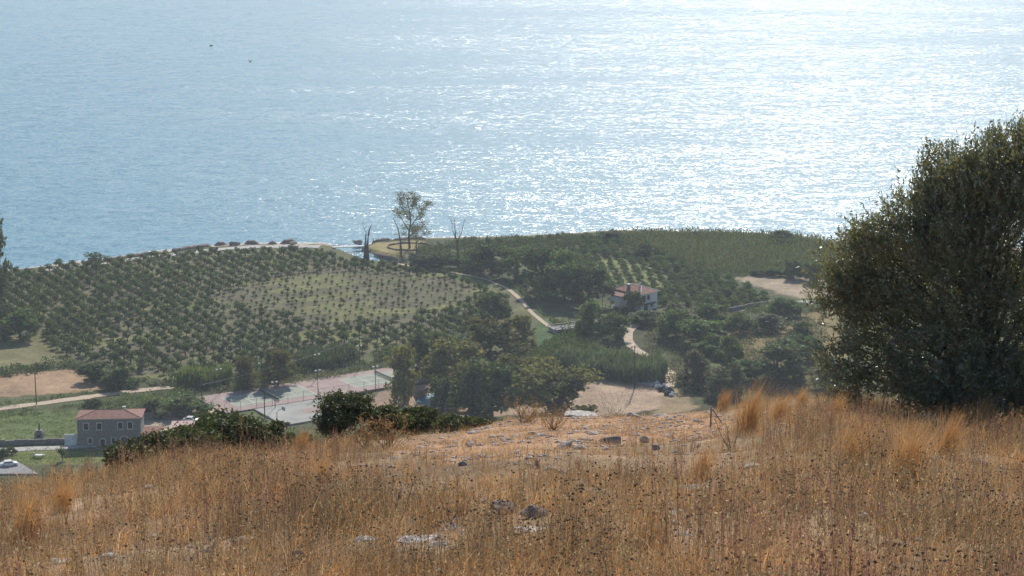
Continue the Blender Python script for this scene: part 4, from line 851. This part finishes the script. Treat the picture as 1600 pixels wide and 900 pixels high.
# ------------------------------------------------------------------ the big olive at the hill edge
random.seed(21); r = np.random.default_rng(21)
ob = slope_spot(1530, 46); os_ = F/math.hypot(46, H-ob[2]); oby = PX(ob)[1]
ol = empty('olive_tree', ob); tag(ol, 'big dense olive tree filling the side of the view at the hill edge', 'tree')
LOB = [(1395,455,92,105,1.2),(1345,440,62,78,.7),(1335,530,62,70,.7),(1420,560,100,72,1.1),(1470,470,110,120,1.5),(1475,350,70,76,.9),(1560,312,82,82,1.1),(1450,290,46,42,.4),(1600,380,130,150,1.6),(1560,540,120,100,1.5),(1700,300,130,120,1.3),(1720,450,150,160,1.6),(1690,580,120,70,1),(1590,262,60,50,.5),(1400,600,60,34,.4),(1500,600,80,46,.7),(1325,375,36,30,.3),(1425,380,60,50,.6),(1310,480,34,46,.3),(1650,242,90,66,.8),(1430,300,50,52,.5),(1300,425,42,62,.5),(1480,300,42,40,.4),(1275,545,36,40,.16),(1300,590,46,26,.2),(1262,470,26,40,.1),(1615,236,60,36,.5),(1545,256,36,28,.25),(1390,345,52,45,.5),(1530,590,110,60,1.2),(1600,600,110,50,1.1),(1450,615,70,30,.5),(1520,410,110,110,1.2),(1680,620,100,40,.7)]
lob = []
for x_, y_, rx, ry, sh in LOB: lob.append((((x_-1530+(26 if x_ < 1530 else 10))/os_, r.uniform(-.9, .9), (oby-y_)/os_/.96), (rx/os_*1.0, min(rx, ry)/os_*.95, ry/os_*1.0), sh))
tw, cc = crown_points(lob, 3300, 7, .17, r)
mid = np.array([.6, 0, 3.2]); ax = unit(unit(tw-mid)*.8+np.array([.15, 0, .55])+r.normal(size=tw.shape)*.45)
n = len(tw); K = 10; t = np.linspace(-.5, .5, K)[None, :, None]
P = (tw[:, None, :]+ax[:, None, :]*t*.34+r.normal(size=(n, K, 3))*.022).reshape(-1, 3); AX = np.repeat(ax, K, 0)
L = leaves(P, .105, .034, AX, 1.0, (.6, 1.35), .1, r)
link('crown', mesh_np('crown', L[0], L[1], LM['olive'], L[2]), ol)
limbs([(0, 0, -.4), (.05, .05, .5), (-.1, .1, 1.1)], [.3, .2, .09], [np.array(l[0])*np.array([.8, .8, .85])+np.array([0, .5, 0]) for l in lob], 9, 1).build('trunk', M_BARK, ol, True)

# rocks
ROCKS = []
for i, (x_, y_, wp, hp, lab) in enumerate([(910,650,58,9,'long flat pale slab at the brow beside the bare shrub'),(985,652,34,11,'grey rock at the foot of the bare shrub'),(1030,650,24,6,'low flat stone at the brow past the bare shrub'),(885,700,32,12,'grey rock in the middle of the bare terrace'),(955,694,38,15,'dark lumpy rock at the lower terrace edge'),(1008,691,17,13,'pale cut stone on the terrace'),(1026,703,12,12,'small upright stone at the terrace foot'),(722,728,14,10,'grey stone where terrace and thistles meet'),(838,733,12,14,'upright stone among the thistles'),(806,682,20,6,'flat stone near the evergreen row end'),(832,680,14,7,'small dark stone in the upper terrace'),(796,690,16,5,'flat dark stone in a line of rubble'),(790,802,46,24,'broken grey rock, upper one of the outcrop'),(838,808,40,20,'reddish outcrop rock in the near grass'),(826,832,48,16,'pale ledge of the outcrop'),(655,846,60,16,'pale end of the long ledge in the near grass'),(712,826,50,14,'upper end of the long ledge in the near grass'),(690,852,40,14,'dark stone under the long ledge'),(466,888,38,30,'grey boulder at the bottom edge among stalks'),(484,852,16,14,'small white stone above the bottom boulder'),(1085,764,64,8,'long thin flat stone below the reddish tuft'),(1050,802,46,12,'pale stone under the flat one'),(1445,660,52,26,'grey boulder before the olive tree'),(1448,742,24,14,'white stone beside the large golden plume'),(1452,758,20,12,'lower white stone beside the plume'),(1264,866,22,10,'dark stone near the bottom of the slope'),(516,884,14,12,'pale stone at the bottom edge'),(240,840,34,10,'low stone in the near grass below the thistles'),(100,880,40,12,'pale flat stones by the corner tuft'),(1062,838,40,16,'pale half buried rock low on the slope below the thin flat stone'),(1190,806,26,12,'half buried grey rock below the feathery tuft'),(1340,812,34,14,'pale half buried rock under the large golden plume'),(1530,730,30,14,'grey half buried rock below the olive boughs'),(1390,700,26,9,'flat grey stone between the feathery tuft and the boulder'),(574,846,34,14,'pale half buried rock before the long ledge'),(752,786,26,12,'grey half buried rock uphill of the outcrop'),(930,770,28,10,'flat grey stone in the thistles below the terrace'),(380,850,30,13,'pale half buried rock in the lower grass near the bottom boulder')]):
    p = hill_pt(x_, y_); s = F/math.hypot(p[1], H-p[2]); wd, h = wp/s, hp/s
    ROCKS.append((p[0], p[1], wd, h)); rock('rock', lab, 'rock', p+np.array([0, 0, h*(.05 if 'flat' in lab or 'ledge' in lab else .2)]), wd, wd*.75, h*(.7 if 'flat' in lab or 'ledge' in lab else 1.25), M_LIME if ('pale' in lab or 'white' in lab) else M_ROCK, 300+i, 'rocks on the hillside', random.uniform(-.3, .3))
def clear_of_rocks(X, Y):                              # nothing grows on a rock, and little right before it
    k = np.ones(len(X), bool)
    for rx, ry, wd, h in ROCKS: k &= ~((np.abs(X-rx) < wd*.55) & (Y < ry+.3*wd) & (Y > ry-.5*wd-1.6-h*2))
    return k
# ------------------------------------------------------------------ dry growth of the hillside
def tri_blade(p0, p1, p2, w0, side):                   # tapered blade of three triangles
    V = [p0-side*w0*.5, p0+side*w0*.5, p1-side*w0*.38, p1+side*w0*.38, p2]; return V, [[0, 1, 3], [0, 3, 2], [2, 3, 4]]
OCT = np.array([(1,0,0),(-1,0,0),(0,1,0),(0,-1,0),(0,0,.8),(0,0,-.8)], float); OCF = np.array([(0,2,4),(2,1,4),(1,3,4),(3,0,4),(2,0,5),(1,2,5),(3,1,5),(0,3,5)])
def variant(kind, seed):
    r = np.random.default_rng(seed); Vs, Fs, Cs, n0 = [], [], [], 0
    def add(V, Fc, c):
        nonlocal n0
        V = np.array(V); Vs.append(V); Fs.append(np.array(Fc)+n0); n0 += len(V); Cs.append(np.tile(c, (len(V), 1))*r.uniform(.8, 1.2))
    def sd(): a = r.uniform(0, 6.28); return np.array([math.cos(a), math.sin(a), 0])
    if kind == 'grass':
        for _ in range(15):
            b0 = np.array([*r.normal(size=2)*.05, 0]); h = r.uniform(.22, .55); l = np.array([*(r.normal(size=2)*.17+np.array([.06, 0])), 0])
            add(*tri_blade(b0, b0+l*.4+np.array([0, 0, h*.6]), b0+l*1.5+np.array([0, 0, h]), r.uniform(.005, .010), sd()), (.52, .32, .155) if r.random() < .6 else (.55, .42, .26))
    elif kind == 'thistle':
        for _ in range(3):
            b0 = np.array([*r.normal(size=2)*.05, 0]); h = r.uniform(.35, .72); l = np.array([*(r.normal(size=2)*.07), 0]); top = b0+l+np.array([0, 0, h])
            add(*tri_blade(b0, b0+l*.4+np.array([0, 0, h*.6]), top, .011, sd()), (.30, .20, .12))
            tips = [top]
            for _ in range(2):
                f = r.uniform(.5, .85); s0 = b0+l*f+np.array([0, 0, h*f]); e = s0+np.array([*r.normal(size=2)*.07, r.uniform(.06, .16)]); S = sd()*.003
                add([s0-S, s0+S, e], [[0, 1, 2]], (.26, .17, .09)); tips.append(e)
            for e in tips:
                if r.random() < .6: add(OCT*r.uniform(.007, .015)+e, OCF, (.21, .14, .095) if r.random() < .5 else (.34, .23, .13))
    elif kind == 'herb':
        for _ in range(4):
            b0 = np.array([*r.normal(size=2)*.06, 0]); h = r.uniform(.25, .55); l = np.array([*(r.normal(size=2)*.1), 0]); top = b0+l+np.array([0, 0, h])
            add(*tri_blade(b0, (b0+top)/2, top, .008, sd()), (.22, .155, .08))
            for _ in range(9):
                f = r.uniform(.25, 1); c = b0+l*f+np.array([0, 0, h*f])+r.normal(size=3)*.03; a = unit(r.normal(size=3))*.016; b_ = unit(np.cross(a, r.normal(size=3)))*.006
                add([c-a, c+b_, c+a, c-b_], [[0, 1, 2], [0, 2, 3]], (.52, .41, .25) if r.random() < .55 else (.30, .27, .14))
    elif kind == 'stalk':
        for _ in range(6):
            b0 = np.array([*r.normal(size=2)*.09, 0]); h = r.uniform(.45, .95); l = np.array([*(r.normal(size=2)*.06), 0]); S = sd(); c = (.29, .165, .115) if r.random() < .7 else (.32, .20, .13)
            add(*tri_blade(b0, b0+l*.4+np.array([0, 0, h*.6]), b0+l+np.array([0, 0, h]), .012, S), c)
            for _ in range(7):
                f = r.uniform(.45, 1); q = b0+l*f+np.array([0, 0, h*f])+r.normal(size=3)*.012; a = unit(r.normal(size=3)+np.array([0, 0, 1]))*.02; b_ = unit(np.cross(a, r.normal(size=3)))*.008
                add([q-a, q+b_, q+a, q-b_], [[0, 1, 2], [0, 2, 3]], c)
    elif kind == 'tuft':
        for _ in range(230):
            b0 = np.array([*r.normal(size=2)*.10, 0]); h = r.uniform(.5, 1.05); l = np.array([r.normal()*.12+.16, r.normal()*.14, 0])
            add(*tri_blade(b0, b0+l*.35+np.array([0, 0, h*.55]), b0+l*1.35+np.array([0, 0, h]), r.uniform(.005, .009), sd()), (.58, .34, .14) if r.random() < .7 else (.46, .28, .13))
    elif kind == 'short':
        for _ in range(9):
            b0 = np.array([*r.normal(size=2)*.09, 0]); h = r.uniform(.04, .13); l = np.array([*(r.normal(size=2)*.04), 0])
            add(*tri_blade(b0, b0+l*.4+np.array([0, 0, h*.6]), b0+l+np.array([0, 0, h]), .009, sd()), (.52, .345, .195))
    return np.concatenate(Vs), np.concatenate(Fs), np.concatenate(Cs)
VAR = {k: [variant(k, 900+31*i+s) for s in range(n)] for i, (k, n) in enumerate((('grass', 7), ('thistle', 8), ('herb', 6), ('tuft', 3), ('short', 4), ('stalk', 5)))}
def scatter(name, label, kind, X, Y, S, tint):
    Z = hill_z(X, Y)-.03; Vs, Fs, Cs, n0 = [], [], [], 0; pick = rng.integers(0, len(VAR[kind]), len(X))
    for k, (V, Fc, Cc) in enumerate(VAR[kind]):
        i = np.where(pick == k)[0]; n = len(i)
        if not n: continue
        a = rng.uniform(-1.0, 1.0, n) if kind == 'grass' else rng.uniform(0, 6.28, n); c, s = np.cos(a)[:, None], np.sin(a)[:, None]; q = S[i][:, None]
        W = np.stack([(V[:, 0]*c-V[:, 1]*s)*q+X[i][:, None], (V[:, 0]*s+V[:, 1]*c)*q+Y[i][:, None], V[:, 2]*q+Z[i][:, None]], -1).reshape(-1, 3)
        Fs.append((Fc[None]+(np.arange(n)*len(V))[:, None, None]).reshape(-1, 3)+n0); n0 += len(W); Vs.append(W); Cs.append((Cc[None]*tint[i][:, None, :]).reshape(-1, 3))
    tag(link(name, mesh_np(name, np.concatenate(Vs), np.concatenate(Fs), LM['dry'], np.concatenate(Cs))), label, kind='stuff')
def field(n, dmin=10.0, dmax=56.0, powr=1.25):
    a = rng.uniform(-.30, .30, n); d = (dmin**powr+rng.uniform(0, 1, n)*(dmax**powr-dmin**powr))**(1/powr); X, Y = d*np.sin(a), d*np.cos(a)
    x, y = PX(np.stack([X, Y, hill_z(X, Y)], -1)); return X, Y, x, y, d
def is_bare(X, Y, x, y): return inpoly(x+6*nz(X, Y, .8, 32), y+4*nz(X, Y, .9, 33), BARE)
def LOW(X, Y):                                         # growth is shorter around and below the bare terrace
    x, y = PX(np.stack([X, Y, hill_z(X, Y)], -1)); e = np.clip((np.abs(x-880)-260)/200, 0, 1); return .5+.5*np.maximum(e, np.clip((y-740)/60, 0, 1))
patch = lambda X, Y: nz(X, Y, .33, 51)+.5*nz(X, Y, .9, 52)
def tints(X, Y, n): return np.array([.93, .97, 1.02])*np.clip(1+.34*nz(X, Y, .7, 53)[:, None]*np.array([1, .92, .8])+.14*rng.normal(size=(n, 1)), .4, 1.7)
for kind, n, label, rule in (('grass', 12500, 'dry orange grass covering the hillside', lambda p: p > -.35), ('thistle', 9500, 'dead brown thistle stalks with dark seed heads', lambda p: p < .35), ('herb', 13000, 'withered straw coloured herbs between the grasses', lambda p: p < .6), ('stalk', 3600, 'red brown dock stalks in patches on the near slope', None)):
    X, Y, x, y, d = field(n); k = ~is_bare(X, Y, x, y) & ((nz(X, Y, .75, 71)+.5*nz(X, Y, 2.1, 72) > -.72+.4*(y > 800)*(x < 560)) | (rng.uniform(size=n) < .12)) & (clear_of_rocks(X, Y) | (rng.uniform(size=n) < .12)) & ((rule(patch(X, Y)) | (rng.uniform(size=n) < .3)) if rule else (nz(X, Y, .42, 57)+.4*nz(X, Y, 1.3, 58) > .38)) & (d < np.interp(x, EX, ED)+5); X, Y, d = X[k], Y[k], d[k]; m_ = len(X); warm = np.array([1.14, 1.03, .9]) if kind == 'grass' else np.ones(3)
    S = rng.uniform(.4, .95, m_)*(1+.45*nz(X, Y, .6, 54)+.2*nz(X, Y, 1.9, 56))*LOW(X, Y); scatter({'grass': 'dry_grass', 'thistle': 'dry_thistles', 'herb': 'dry_herbs', 'stalk': 'dry_stalks'}[kind], label, kind, X, Y, S, tints(X, Y, m_)*warm)
X, Y, x, y, d = field(26000, 24, 55, 1.6); k = is_bare(X, Y, x, y) & (nz(X, Y, 1.1, 55) > -.35); X, Y = X[k], Y[k]
scatter('short_grass', 'short dry grass stubble on the bare terrace', 'short', X, Y, rng.uniform(.7, 1.3, len(X)), tints(X, Y, len(X)))
# tall golden tufts, each a plant of its own
TUFT = [bpy.data.meshes.new('t') for _ in range(0)] or [mesh_np('grass_tuft', *v[:2], LM['dry'], v[2]) for v in VAR['tuft']]
for i, (x_, y_, hp, lab) in enumerate([(38,858,120,'tall orange grass tuft in the near corner below the stone house'),(96,800,70,'smaller orange tuft uphill of the corner tuft'),(1168,676,92,'tall golden tuft with dark foot by the wooden stake'),(1215,660,60,'golden tuft just beyond the tall one by the stake'),(1130,640,40,'low golden tuft at the brow behind the stake'),(1306,660,56,'golden tuft standing alone before the olive shade'),(1322,742,110,'feathery golden tuft halfway down the slope below the olive'),(1412,764,130,'largest golden plume beside the white stone'),(1480,712,80,'golden tuft between the grey boulder and the plume'),(1528,676,66,'golden tuft under the olive boughs'),(1580,668,62,'windblown golden tuft at the olive trunk side'),(1250,640,44,'pale golden tuft on the brow before the wide bush'),(1093,752,74,'reddish tuft above the long flat stone'),(1010,860,90,'reddish brown tuft near the bottom middle'),(500,760,56,'golden tuft in the brown thistles below the evergreen row'),(300,780,60,'golden tuft amid the thistles below the broad leaved bush'),(470,705,44,'golden tuft at the brow before the upright bush')]):
    p = hill_pt(x_, y_); s = F/math.hypot(p[1], H-p[2]); o = link('grass_tuft', TUFT[i % 3], None, p-np.array([0, 0, .03]), random.uniform(-.4, .4)); k = hp/s/.95; o.scale = (k, k, k); tag(o, lab, 'grass tuft', 'golden tufts on the hillside')
# twiggy and dry shrubs
def twig_shrub(name, label, x, y, wpx, hpx, mat, n, leafn, seed):
    random.seed(seed); p = hill_pt(x, y); s = F/math.hypot(p[1], H-p[2]); wd, h = wpx/s, hpx/s; o = empty(name, p-np.array([0, 0, .04])); tag(o, label, 'shrub'); m = MB(); tips = []
    for _ in range(n):
        a = random.uniform(0, 6.28); e = np.array([math.cos(a)*wd*.62*random.random()**.5, math.sin(a)*wd*.5*random.random()**.5, h*random.uniform(.3, 1)]); f0 = np.array([random.uniform(-.12, .12), random.uniform(-.12, .12), 0])*wd; md = e*np.array([.55, .55, .5])+f0
        th = 1.0 if leafn else 1.9; m.tube([f0, md, e], [.009*th, .006*th, .003*th], 4); tips.append(e)
        for _ in range(3):
            b0 = md+(e-md)*random.random(); e2_ = b0+np.array([random.uniform(-.12, .12), random.uniform(-.12, .12), random.uniform(.08, .22)])*h; m.tube([b0, e2_], [.006*th, .002*th], 3); tips.append(e2_)
    m.build('stems', mat, o)
    if leafn:
        c = np.array(tips)[rng.integers(0, len(tips), leafn)]+rng.normal(size=(leafn, 3))*.03; L = leaves(c, .035, .02); link('dry_leaves', mesh_np('dry_leaves', L[0], L[1], LM['dry'], L[2]*np.array([.40, .27, .13])), o)
M_TWIG = pmat('grey_twig', (.26, .20, .165), .9, .2, 5); M_STRAW = pmat('straw_stem', (.36, .24, .12), .9, .2, 5)
twig_shrub('bare_shrub', 'leafless grey twiggy shrub behind the flat slabs', 958, 650, 78, 50, M_TWIG, 46, 0, 1)
twig_shrub('dry_shrub', 'pale dry shrub standing before the evergreen row', 606, 702, 66, 60, M_STRAW, 26, 650, 2)
twig_shrub('dry_shrub', 'dry straw shrub beside the dark upright bush', 572, 700, 44, 52, M_STRAW, 20, 450, 3)
twig_shrub('dry_shrub', 'reddish dry shrub at the brow below the open stemmed tree', 820, 660, 66, 40, M_STRAW, 26, 420, 4)
twig_shrub('dry_shrub', 'thin dry shrub next to the flat slab', 862, 672, 48, 40, M_STRAW, 20, 300, 5)
twig_shrub('dead_thistle', 'tall dead branching thistle in the middle of the slope', 708, 822, 60, 70, M_TWIG, 5, 20, 6)
twig_shrub('dead_thistle', 'dead branching thistle right of the wooden stake', 1142, 700, 46, 56, M_TWIG, 6, 30, 7)
twig_shrub('dead_thistle', 'long dry stalks leaning out of the near grass', 622, 820, 60, 80, M_TWIG, 4, 15, 8)
p = hill_pt(1110, 668); o = empty('wooden_stake', p); tag(o, 'short grey wooden stake with a brace on the terrace edge', 'stake')
MB().tube([(0, 0, -.1), (.01, 0, .46)], [.022, .018], 6).build('post', M_TWIG, o); MB().tube([(.03, 0, .40), (.30, .05, .02)], [.012, .012], 5).build('brace', M_TWIG, o)
n = 2600; X, Y, x, y, d = field(n*6, 14, 55, 1.5); k = (is_bare(X, Y, x, y) & (nz(X, Y, .9, 61) > -.15)) | (rng.uniform(size=len(X)) < .07); X, Y = X[k][:n], Y[k][:n]; n = len(X); Z = hill_z(X, Y)
sz = rng.gamma(2.0, .02, (n, 1, 1))+.012; Rr = unit(rng.normal(size=(n, 6, 3)))
V = (OCT[None]*rng.uniform(.6, 1.3, (n, 6, 1))*sz*np.array([1, 1, .55])); an = rng.uniform(0, 6.28, n)[:, None]; V = np.stack([V[..., 0]*np.cos(an)-V[..., 1]*np.sin(an), V[..., 0]*np.sin(an)+V[..., 1]*np.cos(an), V[..., 2]], -1)+np.stack([X, Y, Z+.01], -1)[:, None]
tag(link('scattered_stones', mesh_np('scattered_stones', V.reshape(-1, 3), (OCF[None]+(np.arange(n)*6)[:, None, None]).reshape(-1, 3), M_LIME)), 'small pale stones littering the terrace', kind='stuff')

# ------------------------------------------------------------------ the air
m = MB(); m.box(-31000, 31000, -900, 33000, -4.5, 165); mh, t_, o_ = newmat('sea_haze'); v_ = t_.nodes.new('ShaderNodeVolumePrincipled')
v_.inputs['Color'].default_value = (.82, .90, 1, 1); v_.inputs['Density'].default_value = .000125; v_.inputs['Anisotropy'].default_value = .35
t_.links.new(v_.outputs[0], o_.inputs['Volume']); tag(m.build('haze', mh), 'thin blue sea haze', kind='stuff')
